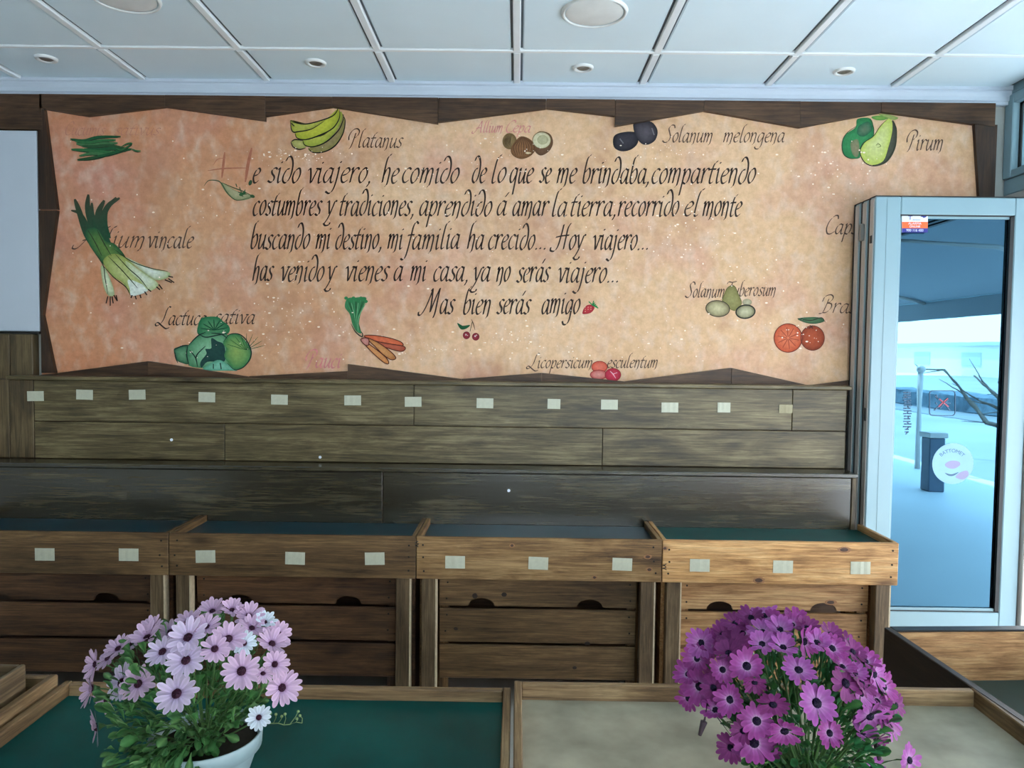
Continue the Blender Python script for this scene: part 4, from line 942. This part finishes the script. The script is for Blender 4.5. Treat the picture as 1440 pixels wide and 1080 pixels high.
# front row
def fstand(x0, x1, y1, ztop, wk, fm, label, df, seed, back=True):
    return stand(x0, x1, y1-.72, y1, ztop, wk, 'slat_brown', fm, label, df, seed=seed, back=back, group='low tray tables in the front row')
Z1 = TZ
ya = atz(400, 962, Z1).y
fl = fstand(X(91, 962, ya), X(719.5, 963, ya), ya, Z1, 'table_wood', M_green, 'front tray table with a teal green top under the pale pink daisies', .026, 5)
Z2 = Z1+.004
yb = atz(1000, 961.5, Z2).y
fr = fstand(X(722, 960, yb), X(1376, 966, yb), yb, Z2, 'table_wood', M_grey, 'front tray table with a worn grey beige top under the purple daisies', .036, 6)
Z0 = Z1+.022
yc = atz(60, 948, Z0).y
xe = min(X(91, 950, yc), X(91, 962, ya))-.003
f0 = fstand(xe-1.03, xe, yc, Z0, 'table_wood', M_darkgreen, 'tray table with a dark recessed top at the lower left corner', .05, 7)
# crate on the left table
cp0 = aty(19, 945, yc-.10); ct = empty('wooden_crate', (cp0.x-.2, yc-.25, Z0-.05), 'small plain wooden crate standing on the lower left tray table', 'crate')
tw = W['leg_wood']; cz0 = Z0-.05; cz1 = cp0.z
cx1 = cp0.x; cx0 = cx1-.30; cy1 = yc-.06; cy0 = cy1-.22
box('crate_side', cx1-.012, cx1, cy0, cy1, cz0, cz1, tw[1], ct, .002); box('crate_side', cx0, cx0+.012, cy0, cy1, cz0, cz1, tw[1], ct, .002)
box('crate_end', cx0+.012, cx1-.012, cy0, cy0+.012, cz0, cz1, tw[0], ct, .002); box('crate_end', cx0+.012, cx1-.012, cy1-.012, cy1, cz0, cz1, tw[0], ct, .002)
box('crate_bottom', cx0+.012, cx1-.012, cy0+.012, cy1-.012, cz0, cz0+.008, tw[0], ct, .001)

M_shadey = wood('shaded_side_board', (22, 14, 10), (36, 24, 17), (54, 38, 28), 'Y', .5)  # dark colour paints the shade on the turned stand's left-facing side
# deep turned stand at the lower right
Z3 = TZ
c0 = atz(1243, 885, Z3); c1 = atz(1440, 1020, Z3); 
ang = math.atan2(c1.x-c0.x, -(c1.y-c0.y))
def turned():
    t = empty('deep_tray_stand', (c0.x, c0.y, 0), 'deep wooden tray stand set askew beside the door, dark inside', 'display stand')
    mx, my, mz = W['honey_pine']; dx, dy, dz = W['slat_brown']; dy = M_shadey
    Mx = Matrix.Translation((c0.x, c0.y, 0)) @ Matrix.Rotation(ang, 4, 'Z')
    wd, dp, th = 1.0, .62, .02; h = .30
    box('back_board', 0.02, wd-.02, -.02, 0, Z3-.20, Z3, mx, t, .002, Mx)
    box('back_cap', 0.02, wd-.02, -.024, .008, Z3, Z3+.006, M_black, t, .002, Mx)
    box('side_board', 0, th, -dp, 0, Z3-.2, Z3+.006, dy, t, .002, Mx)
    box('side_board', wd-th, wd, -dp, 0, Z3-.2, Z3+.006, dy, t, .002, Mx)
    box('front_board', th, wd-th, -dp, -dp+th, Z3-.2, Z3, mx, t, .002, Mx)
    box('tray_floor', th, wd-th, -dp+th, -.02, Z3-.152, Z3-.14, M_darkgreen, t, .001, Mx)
    for a in (.02, wd-.08):
        for b_ in (-dp+.02, -.07): box('leg', a, a+.06, b_, b_+.045, .006, Z3-.2, dz, t, .003, Mx)
    for k in range(3): box('slat', .08, wd-.08, -.045, -.027, Z3-.34-k*.15, Z3-.21-k*.15, dx, t, .002, Mx)
    return t
turned()

# ------------------------------------------------------------------ flowers
def blossom(name, n, Lp, wp, cup, pal, seed, droop=0.0):
    """ring of petals in local coords, facing +Z; pal = (base, mid, tip) colours"""
    r = random.Random(seed); bm = bmesh.new(); l = bm.verts.layers.float_color.new('pigment')
    for k in range(n):
        a = 2*PI*k/n+r.uniform(-.07, .07); LL = Lp*r.uniform(.84, 1.06); cu = cup+r.uniform(-.16, .16); lift = .0015*(k % 2)
        prof = [(.08, .34), (.32, .55), (.62, .98), (.82, .94), (.95, .58), (1.0, .2)]
        rows_ = []
        for (t_, wf) in prof:
            rad = LL*t_; z = lift*0+.02*(k % 2)+LL*(math.sin(cu)*t_ + (droop)*t_*t_) ; rad2 = .05+LL*.95*t_*math.cos(cu)
            row = []
            for s in (-1, -.0, 1):
                ww = wp*wf*.5*s; zz = z + (abs(s)*.0012*wf) 
                v = bm.verts.new((rad2*math.cos(a)-ww*math.sin(a), rad2*math.sin(a)+ww*math.cos(a), zz))
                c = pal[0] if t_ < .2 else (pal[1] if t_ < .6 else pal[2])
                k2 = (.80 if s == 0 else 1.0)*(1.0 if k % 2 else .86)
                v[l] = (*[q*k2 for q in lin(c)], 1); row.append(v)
            rows_.append(row)
        for i in range(len(rows_)-1):
            for j in range(2): bm.faces.new((rows_[i][j], rows_[i][j+1], rows_[i+1][j+1], rows_[i+1][j]))
    me = bpy.data.meshes.new(name); bm.to_mesh(me); bm.free(); me.materials.append(M_petal)
    for p_ in me.polygons: p_.use_smooth = True
    return me
def centre_mesh(c1, c2):
    bm = bmesh.new(); l = bm.verts.layers.float_color.new('pigment'); pr = [(.0075, 0), (.0078, .002), (.006, .0045), (.003, .0058), (.0004, .0062)]
    rings = [[bm.verts.new((q*math.cos(2*PI*k/12), q*math.sin(2*PI*k/12), z+(.0008 if k % 2 else 0))) for k in range(12)] for q, z in pr]
    for i, rg in enumerate(rings):
        for k, v in enumerate(rg): v[l] = c4(c1 if (i+k) % 2 else c2)
    for i in range(4):
        for k in range(12): bm.faces.new((rings[i][k], rings[i][(k+1) % 12], rings[i+1][(k+1) % 12], rings[i+1][k]))
    me = bpy.data.meshes.new('flower_centre'); bm.to_mesh(me); bm.free(); me.materials.append(M_petal); return me
def leafmesh(L_, W_, c1, c2, seed):
    r = random.Random(seed); bm = bmesh.new(); l = bm.verts.layers.float_color.new('pigment')
    prof = [(0, .08), (.3, .35), (.6, .85), (.8, 1), (.95, .7), (1.02, .15)]; rows_ = []
    for t_, wf in prof:
        z = .18*L_*math.sin(t_*2.2); row = []
        for s in (-1, 0, 1):
            v = bm.verts.new((W_*wf*.5*s, L_*t_, z+abs(s)*W_*.14*wf)); v[l] = c4(c1 if s else c2); row.append(v)
        rows_.append(row)
    for i in range(len(rows_)-1):
        for j in range(2): bm.faces.new((rows_[i][j], rows_[i][j+1], rows_[i+1][j+1], rows_[i+1][j]))
    me = bpy.data.meshes.new('leaf'); bm.to_mesh(me); bm.free(); me.materials.append(M_leaf)
    for p_ in me.polygons: p_.use_smooth = True
    return me
M_stem = plain('stem', (66, 98, 50), .6, 0, .15, 60)
def plant(label, cpx, cpy, rx, ry, Yc, potc, pot_r, pot_top, pot_bot, pot_mat, blooms, pal_list, cen_cols, lcols, n_leaf, seed, dead=(), buds=(), lw=.88, rim_arc=None, fill=0):
    r = random.Random(seed); C0 = aty(cpx, cpy, Yc); s = Yc/FPX
    base = Vector((potc.x, potc.y, pot_bot))
    t = empty('potted_daisy', base, label, 'plant')
    bm = bmesh.new()
    lathe(bm, [(pot_r*.62, pot_bot), (pot_r*.66, pot_bot+.004), (pot_r*.9, pot_top-.035), (pot_r*.91, pot_top-.03), (pot_r*.985, pot_top-.028), (pot_r, pot_top-.002), (pot_r*.985, pot_top), (pot_r*.95, pot_top-.002), (pot_r*.9, pot_top-.03)], potc.x, potc.y, 40, True)
    fin('pot', bm, pot_mat, t, True)
    bm = bmesh.new(); lathe(bm, [(.001, pot_top-.018), (pot_r*.5, pot_top-.016), (pot_r*.93, pot_top-.022)], potc.x, potc.y, 24); fin('soil', bm, M_soil, t)
    root = Vector((potc.x, potc.y, pot_top-.02))
    RX_, RZ_ = rx*s, ry*s; RYd = min(RX_, .17)
    # blossoms
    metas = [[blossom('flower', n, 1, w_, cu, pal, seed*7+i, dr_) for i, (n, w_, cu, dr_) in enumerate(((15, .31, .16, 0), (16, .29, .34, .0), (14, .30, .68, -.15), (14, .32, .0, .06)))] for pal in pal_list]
    cm = centre_mesh(*cen_cols)
    for i, b in enumerate(blooms):
        px, py, dia = b[:3]; face = b[3] if len(b) > 3 else None; pi_ = b[4] if len(b) > 4 else r.choice([0, 0, 1]) % len(pal_list)
        q = aty(px, py, Yc); u = (q.x-C0.x)/RX_; v = (q.z-C0.z)/RZ_; d2 = min(.98, u*u+v*v)
        y = Yc - RYd*math.sqrt(max(.0, 1-d2))*.9
        if face == 'B': y = Yc+.03
        pos = aty(px, py, y)
        nrm = Vector((u*.7, -.85*math.sqrt(max(.12, 1-d2*.8)), v*.5+.5))
        if face == 'F': nrm = Vector((u*.35, -1, .55+r.uniform(-.1,.25)))
        if face == 'U': nrm = Vector((u*.5, -.5, .9))
        if face == 'L': nrm = Vector((-.72, -.8, .3))
        if face == 'R': nrm = Vector((.62, -.85, .3))
        if face == 'D': nrm = Vector((-.8, -.62, .02))
        if face == 'N': nrm = Vector((u*.4, -.8, -.25))
        nrm += Vector((r.uniform(-.12, .12), r.uniform(-.05, .05), r.uniform(-.12, .12))); nrm.normalize()
        Lp = dia/2*y/FPX
        kind = 0 if face == 'F' else (2 if face in ('U',) and r.random() < .6 else r.choice([0, 1, 1, 3]))
        me = metas[pi_][kind]
        rot = nrm.to_track_quat('Z', 'Y') @ Euler((0, 0, r.random()*6)).to_quaternion()
        f_ = bpy.data.objects.new('flower', me); COL.objects.link(f_); f_.parent = t
        f_.location = pos-base; f_.rotation_mode = 'QUATERNION'; f_.rotation_quaternion = rot; sc = Lp/1.0
        f_.scale = (sc, sc, sc)
        c_ = bpy.data.objects.new('flower_centre', cm); COL.objects.link(c_); c_.parent = f_
        k = 1/ sc * (dia/56.0)*.92
        c_.scale = (k, k, k)
        # stem: from the root out to the flower's back (in the flower's own frame)
        Mi = (Matrix.Translation(pos) @ rot.to_matrix().to_4x4() @ Matrix.Scale(sc, 4)).inverted()
        a = pos-nrm*.002; m1 = pos-nrm*.05; mid = (root*.45+pos*.55); mid.z = max(mid.z, root.z+.02)-.01
        pts = []
        for k2 in range(8):
            tt = k2/7; pts.append(((1-tt)**3)*root + 3*(1-tt)**2*tt*mid + 3*(1-tt)*tt*tt*m1 + tt**3*a)
        bm = bmesh.new(); tube(bm, [Mi @ p_ for p_ in pts], .0016/sc, 5, .0013/sc)
        tube(bm, [Mi @ (a-nrm*.010), Mi @ (a-nrm*.004), Mi @ a], .0018/sc, 7, .0075/sc)
        me2 = bpy.data.meshes.new('stem'); bm.to_mesh(me2); bm.free(); me2.materials.append(M_stem)
        for p_ in me2.polygons: p_.use_smooth = True
        st_ = bpy.data.objects.new('stem', me2); COL.objects.link(st_); st_.parent = f_
    # buds and dead heads
    for (px, py, dx_, dy_) in buds:
        q = aty(px, py, Yc-RYd*.6); bm = bmesh.new(); d = Vector((dx_, 0, dy_)).normalized()
        tube(bm, [root*.4+q*.6+Vector((0, 0, -.01)), q-d*.03+Vector((0, .01, 0)), q-d*.008, q-d*.004], .0014, 5, .002); tube(bm, [q-d*.004, q+d*.004, q+d*.012, q+d*.02], .006, 8, .003)
        fin('bud', bm, M_stem if not dead else M_dead, t, True)
    # foliage
    lm = [leafmesh(.030, .012, lcols[i % len(lcols)], lcols[(i+1) % len(lcols)], i) for i in range(4)]
    vs = []; fs = []; cols = []
    def lpose(surface):
        while True:
            u, v = r.uniform(-1, 1), r.uniform(-1.0, .75)
            if u*u+v*v < .86: break
        y = Yc - RYd*math.sqrt(1-min(.98, u*u+v*v))*(r.uniform(.72, .86) if surface else r.uniform(-.7, .7))
        p_ = Vector((C0.x+u*RX_*lw, y, C0.z+v*RZ_*.9-.01))
        k = max(0, (C0.z-p_.z)/RZ_)
        if k > .3:  # narrow towards the pot
            w_ = 1-(k-.3)*(.35 if p_.x < C0.x else .6); p_.x = C0.x*(1-0)+(p_.x-C0.x)*w_ + (potc.x-C0.x)*(1-w_); p_.y = Yc+(p_.y-Yc)*w_
        hr = math.hypot(p_.x-potc.x, p_.y-potc.y); p_.z = max(p_.z, pot_top-.015 if hr < pot_r*1.05 or p_.x > potc.x else pot_top-.075)
        if p_.x < potc.x-.01 and k > .5: p_.y -= .05
        out = (p_-Vector((C0.x, Yc, C0.z-.06))).normalized(); d = (out+Vector((r.uniform(-.7, .7), r.uniform(-.7, .2), r.uniform(-.2, .8)))).normalized()
        q = d.to_track_quat('Y', 'Z') @ Euler((0, r.uniform(-1, 1), 0)).to_quaternion(); sc = r.uniform(.7, 1.25)
        return p_, q, sc
    for i in range(n_leaf):
        p_, q, sc = lpose(False); me = lm[i % 4]; b0 = len(vs); Mx = Matrix.Translation(p_-base) @ q.to_matrix().to_4x4() @ Matrix.Scale(sc, 4)
        ca = me.attributes['pigment'].data
        for j, v in enumerate(me.vertices): vs.append(Mx @ v.co); cols.append(tuple(ca[j].color))
        for p2 in me.polygons: fs.append([b0+k for k in p2.vertices])
    me = bpy.data.meshes.new('foliage'); me.from_pydata([tuple(v) for v in vs], [], fs); at_ = me.attributes.new('pigment', 'FLOAT_COLOR', 'POINT')
    for j, c in enumerate(cols): at_.data[j].color = c
    me.materials.append(M_leaf); fo = bpy.data.objects.new('foliage', me); COL.objects.link(fo); fo.parent = t; fo['kind'] = 'stuff'
    if rim_arc:
        for i in range(46):
            a = math.radians(r.uniform(*rim_arc)); q0 = Vector((potc.x+math.cos(a)*pot_r*r.uniform(.85, 1.06), potc.y+math.sin(a)*pot_r*r.uniform(.85, 1.06), pot_top+r.uniform(-.01, .03)))
            d = Vector((math.cos(a)*.8+r.uniform(-.5, .5), math.sin(a)*.8, r.uniform(-1.1, .3))).normalized()
            o = bpy.data.objects.new('leaf', lm[i % 4]); COL.objects.link(o); o.parent = t
            o.location = q0-base; o.rotation_mode = 'QUATERNION'; o.rotation_quaternion = d.to_track_quat('Y', 'Z'); sc = r.uniform(1.0, 1.6); o.scale = (sc, sc, sc)
    for i in range(130):
        p_, q, sc = lpose(True); o = bpy.data.objects.new('leaf', lm[i % 4]); COL.objects.link(o); o.parent = t
        o.location = p_-base; o.rotation_mode = 'QUATERNION'; o.rotation_quaternion = q; sc *= 1.15; o.scale = (sc, sc, sc)
    return t
M_dead = plain('withered_head', (50, 34, 44), .8, 0, .2, 60)
YPL = 1.30
zfl = Z1-.026
rimc = aty(290, 1030, YPL)
pinkA = [((120, 70, 120), (214, 190, 224), (222, 200, 226)), ((130, 74, 126), (212, 176, 210), (220, 184, 212)), ((150, 140, 170), (220, 226, 240), (226, 234, 244))]
LB = [(249, 976, 62, 'F', 0), (262, 929, 58, 'F', 0), (340, 944, 58, 'F', 1), (265, 897, 60, None, 0), (321, 899, 54, None, 1), (343, 905, 38, None, 2), (382, 906, 50, None, 1), (386, 934, 44, 'R', 1), (396, 967, 56, 'R', 1),
      (364, 1009, 38, 'F', 2), (172, 960, 58, None, 0), (195, 962, 54, 'F', 1), (130, 968, 54, 'L', 1), (137, 1022, 56, 'D', 1), (229, 917, 50, None, 0), (208, 898, 56, 'U', 1), (167, 913, 46, 'U', 1), (135, 934, 46, 'L', 1), (215, 884, 44, 'U', 1),
      (265, 874, 44, 'U', 1), (299, 861, 48, 'U', 1), (326, 859, 42, 'U', 1), (350, 867, 46, 'U', 1), (372, 876, 40, 'U', 2), (354, 884, 42, None, 1), (302, 913, 46, None, 1), (391, 892, 44, 'R', 1), (152, 926, 42, 'U', 1), (370, 946, 34, 'N', 1), (240, 889, 44, 'B', 1), (186, 905, 40, 'B', 1), (290, 882, 44, None, 1), (150, 985, 40, 'N', 1)]
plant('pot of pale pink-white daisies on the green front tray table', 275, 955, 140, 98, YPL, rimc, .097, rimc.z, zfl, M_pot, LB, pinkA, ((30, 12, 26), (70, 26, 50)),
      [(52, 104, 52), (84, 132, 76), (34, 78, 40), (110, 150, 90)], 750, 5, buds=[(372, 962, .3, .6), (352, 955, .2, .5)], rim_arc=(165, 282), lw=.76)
rim2 = aty(1135, 1092, YPL)
mauve = [((222, 200, 226), (190, 108, 180), (162, 70, 146)), ((208, 166, 210), (200, 130, 196), (180, 96, 174)), ((120, 56, 108), (148, 68, 132), (134, 56, 118))]
RB = [(1050, 937, 54, 'F', 0), (1016, 942, 42, 'F', 0), (1060, 1044, 66, 'F', 0), (1064, 1014, 54, 'F', 0), (1148, 989, 62, 'F', 1), (1166, 1031, 44, 'F', 0), (1103, 1027, 54, 'N', 0), (1188, 961, 60, None, 2), (1123, 943, 52, 'U', 1), (1101, 912, 52, 'U', 1), (1148, 905, 50, 'U', 1),
      (1073, 890, 48, None, 1), (1089, 876, 46, 'U', 0), (1056, 869, 44, 'U', 2), (1034, 877, 42, 'U', 2), (1017, 893, 46, 'U', 2), (987, 904, 50, 'L', 1), (981, 926, 48, 'L', 0), (984, 965, 58, 'L', 0), (968, 982, 40, 'L', 0), (1027, 984, 50, 'L', 0), (1087, 990, 50, 'N', 2), (1028, 1051, 48, 'L', 2),
      (1198, 917, 46, 'U', 2), (1216, 931, 48, 'U', 0), (1228, 948, 52, 'R', 1), (1242, 966, 48, 'R', 0), (1223, 1007, 54, 'N', 1), (1253, 1018, 48, 'R', 1), (1259, 992, 42, 'R', 2), (1167, 893, 42, 'U', 2), (1134, 884, 44, 'U', 2), (1114, 880, 44, 'U', 0), (1031, 904, 48, None, 2), (1061, 959, 40, 'N', 2),
      (1278, 1069, 50, 'R', 1), (1234, 1040, 36, 'N', 2), (1226, 1078, 44, 'N', 1), (1000, 915, 44, 'B', 2), (1045, 915, 40, 'B', 2), (1190, 905, 42, 'B', 2), (1210, 975, 46, None, 1), (1180, 920, 42, 'B', 2), (1240, 998, 44, 'R', 0), (1003, 950, 40, 'B', 2), (1045, 1028, 40, None, 2)]
rb = random.Random(21)
for (x_, y_) in ((1000, 905), (1020, 920), (1045, 888), (1075, 905), (1125, 900), (1165, 912), (1205, 945), (1236, 985), (1005, 1000), (972, 945), (1240, 1010), (1000, 968), (1185, 935), (1100, 885), (1215, 960), (1070, 870), (1120, 872), (1250, 1005), (1210, 1030), (1045, 1060), (1080, 1062)):
    RB.append((x_+rb.uniform(-5, 5), y_+rb.uniform(-4, 4), rb.uniform(42, 52), rb.choice(['U', 'U', None, 'L' if x_ < 1100 else 'R']), rb.choice([0, 1, 2])))
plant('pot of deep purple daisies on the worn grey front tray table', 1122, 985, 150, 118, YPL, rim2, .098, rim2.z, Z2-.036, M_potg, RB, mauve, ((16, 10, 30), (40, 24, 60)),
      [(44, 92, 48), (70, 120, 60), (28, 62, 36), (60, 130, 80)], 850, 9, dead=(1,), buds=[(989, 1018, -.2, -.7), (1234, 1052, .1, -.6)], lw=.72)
# loose withered sprig lying behind the left pot
pz = Z1-.026; q = atz(400, 1022, pz)
bm = bmesh.new(); r = random.Random(2)
P0 = q+Vector((-.06, 0, .003)); pts = [P0+Vector((k*.012, math.sin(k)*.004, .004+.002*math.sin(k*2))) for k in range(9)]; tube(bm, pts, .0016, 5, .0008)
for k in range(1, 9):
    a = pts[k]; b_ = a+Vector((r.uniform(-.006, .012), r.uniform(-.01, .02), r.uniform(.008, .028))); tube(bm, [a, (a+b_)/2+Vector((.003, 0, .002)), b_], .001, 4, .0006)
    bmesh.ops.create_icosphere(bm, subdivisions=1, radius=.0035, matrix=Matrix.Translation(b_))
rebase(tag(fin('dried_sprig', bm, plain('sprig', (120, 140, 90), .6, 0, .2, 80), None, True), 'thin dried green sprig lying on the teal tray beside the pale daisies', 'sprig'))

# ------------------------------------------------------------------ street outside the open side (seen in the door glass)
M_pave = plain('pale_paving', (214, 216, 216), .6, 0, .06, .6); M_road = plain('asphalt', (120, 124, 128), .8, 0, .08, 1.0)
M_far = plain('grey_paving', (140, 144, 146), .7, 0, .12, .35)
tag(box('ground', -40, 60, -60, 40, -.25, -.12, M_far, None, 0), kind='structure')
tag(box('terrace', RX, 6.0, -14, 8, -.11, -.005, M_pave, None, 0), kind='structure')
tag(box('road', 12, 19, -60, 40, -.119, -.10, M_road, None, 0), kind='structure')
aw = empty('awning', (2.6, 0, 2.7), 'grey-blue fabric awning outside the open folding doors', 'awning')
M_cloth = vcol
m, n, b, out = nodes('awning_cloth'); b.inputs['Base Color'].default_value = c4((200, 202, 200)); b.inputs['Roughness'].default_value = .9
tr = n.nodes.new('ShaderNodeBsdfTranslucent'); tr.inputs[0].default_value = c4((120, 136, 148)); ms = n.nodes.new('ShaderNodeMixShader'); ms.inputs[0].default_value = .5
n.links.new(b.outputs[0], ms.inputs[1]); n.links.new(tr.outputs[0], ms.inputs[2]); n.links.new(ms.outputs[0], out.inputs[0]); M_cloth = m
bm = bmesh.new(); y0, y1 = -9, 5
def sheet(bm, A_, B_, th=.004):
    vs = [bm.verts.new(v) for v in (A_[0], A_[1], B_[1], B_[0])] + [bm.verts.new(Vector(v)-Vector((0, 0, th))) for v in (A_[0], A_[1], B_[1], B_[0])]
    for f_ in ((0, 1, 2, 3), (7, 6, 5, 4), (0, 4, 5, 1), (1, 5, 6, 2), (2, 6, 7, 3), (3, 7, 4, 0)): bm.faces.new([vs[k] for k in f_])
sheet(bm, [(RX+.18, y0, 2.85), (RX+.18, y1, 2.85)], [(5.2, y0, 2.25), (5.2, y1, 2.25)]); fin('canopy', bm, M_cloth, aw)
box('valance', 5.2, 5.21, y0, y1, 2.02, 2.25, M_cloth, aw, 0)
box('roller_box', RX+.16, RX+.30, y0, y1, 2.82, 2.95, M_pvc, aw, .01)
box('front_bar', 5.17, 5.22, y0, y1, 2.24, 2.28, M_pvc, aw, .005)
for yy in (-8.6, -5.6, -2.6, .4, 3.4):
    bm = bmesh.new(); tube(bm, [(RX+.2, yy, 2.6), (3.9, yy+.4, 2.45), (5.18, yy, 2.23)], .022, 8); fin('folding_arm', bm, M_pvcd, aw, True)
M_bark = plain('bark', (92, 84, 76), .9, 0, .2, 12)
def tree(x, y, h, seed, label):
    r = random.Random(seed); t = empty('bare_tree', (x, y, -.12), label, 'tree')
    bm = bmesh.new(); tube(bm, [(x, y, -.12), (x+.05, y, h*.4), (x, y+.05, h*.75)], .14, 10, .08); fin('trunk', bm, M_bark, t, True)
    for k in range(9):
        a = r.random()*6.3; z0 = h*r.uniform(.35, .75); L_ = r.uniform(.8, 1.8); bm = bmesh.new(); pts = [Vector((x, y, z0))]
        for j in range(4): pts.append(pts[-1]+Vector((math.cos(a)*L_/4, math.sin(a)*L_/4, L_*r.uniform(-.02, .28)))); a += r.uniform(-.5, .5)
        tube(bm, pts, .05, 6, .012)
        for j in range(1, 5):
            b2 = a+r.uniform(-1, 1); tube(bm, [pts[j], pts[j]+Vector((math.cos(b2)*.4, math.sin(b2)*.4, r.uniform(-.1, .5)))], .014, 4, .004)
        fin('branch', bm, M_bark, t, True)
tree(8.0, -5.0, 1.0, 3, 'bare branching tree on the pavement outside, nearest to the awning')
tree(24, -8, 3.6, 5, 'bare tree across the road outside')
bn = empty('litter_bin', (4.85, -1.7, -.005), 'slim dark grey litter bin on the terrace outside', 'bin')
box('body', 4.76, 4.94, -1.79, -1.61, -.005, .62, plain('bin_metal', (70, 86, 104), .5), bn, .01); box('lid', 4.74, 4.96, -1.81, -1.59, .62, .68, M_pvcd, bn, .01)
bd = empty('street_post', (5.6, -3.4, -.005), 'thin dark metal post at the terrace edge outside', 'post')
bm = bmesh.new(); tube(bm, [(5.6, -3.4, -.005), (5.6, -3.4, 1.35)], .035, 10); fin('shaft', bm, M_pvcd, bd, True)
bm = bmesh.new(); bmesh.ops.create_icosphere(bm, subdivisions=2, radius=.06, matrix=Matrix.Translation((5.6, -3.4, 1.38))); fin('cap', bm, M_pvcd, bd, True)
for x, y, s in ((6.2, -7.6, 1.2), ):
    ps = empty('planter', (x, y, -.005), 'grey square planter with a clipped bush on the terrace outside', 'planter')
    bm = bmesh.new(); bx(bm, x-.25, x+.25, y-.25, y+.25, -.005, .55, .02); fin('box', bm, M_road, ps)
    bm = bmesh.new(); bmesh.ops.create_icosphere(bm, subdivisions=3, radius=.33, matrix=Matrix.Translation((x, y, .85)))
    for v in bm.verts: v.co += (v.co-Vector((x, y, .85))).normalized()*r.uniform(-.04, .05)
    fin('bush', bm, plain('bush', (52, 84, 60), .9, 0, .3, 14), ps)
hg = empty('hedge', (13.8, -20, -.12), 'long low clipped hedge beside the road outside', 'hedge')
bm = bmesh.new(); bx(bm, 13.4, 14.3, -44, 2, -.12, .42, .05)
bmesh.ops.subdivide_edges(bm, edges=[e_ for e_ in bm.edges if abs((e_.verts[0].co-e_.verts[1].co).y) > 5], cuts=60)
for v in bm.verts: v.co += Vector((r.uniform(-.06, .06), r.uniform(-.1, .1), r.uniform(-.06, .06) if v.co.z > 0 else 0))
fin('clipped_leaves', bm, plain('hedge_leaf', (84, 104, 116), .9, 0, .3, 6), hg)
bl = empty('far_building', (42, -40, -.12), 'long pale low building far beyond the road', 'building')
M_fac = plain('pale_facade', (222, 222, 216), .8, 0, .04, .3); M_shut = plain('shutter', (184, 196, 200), .7)
box('wall', 40, 46, -90, 30, -.12, 2.6, M_fac, bl, 0); box('roof', 39.7, 46.3, -90.3, 30.3, 2.6, 2.9, M_shut, bl, 0)
for k in range(14): box('window', 39.95, 40.02, -84+k*8, -81+k*8, .8, 2.0, M_shut, bl, 0)
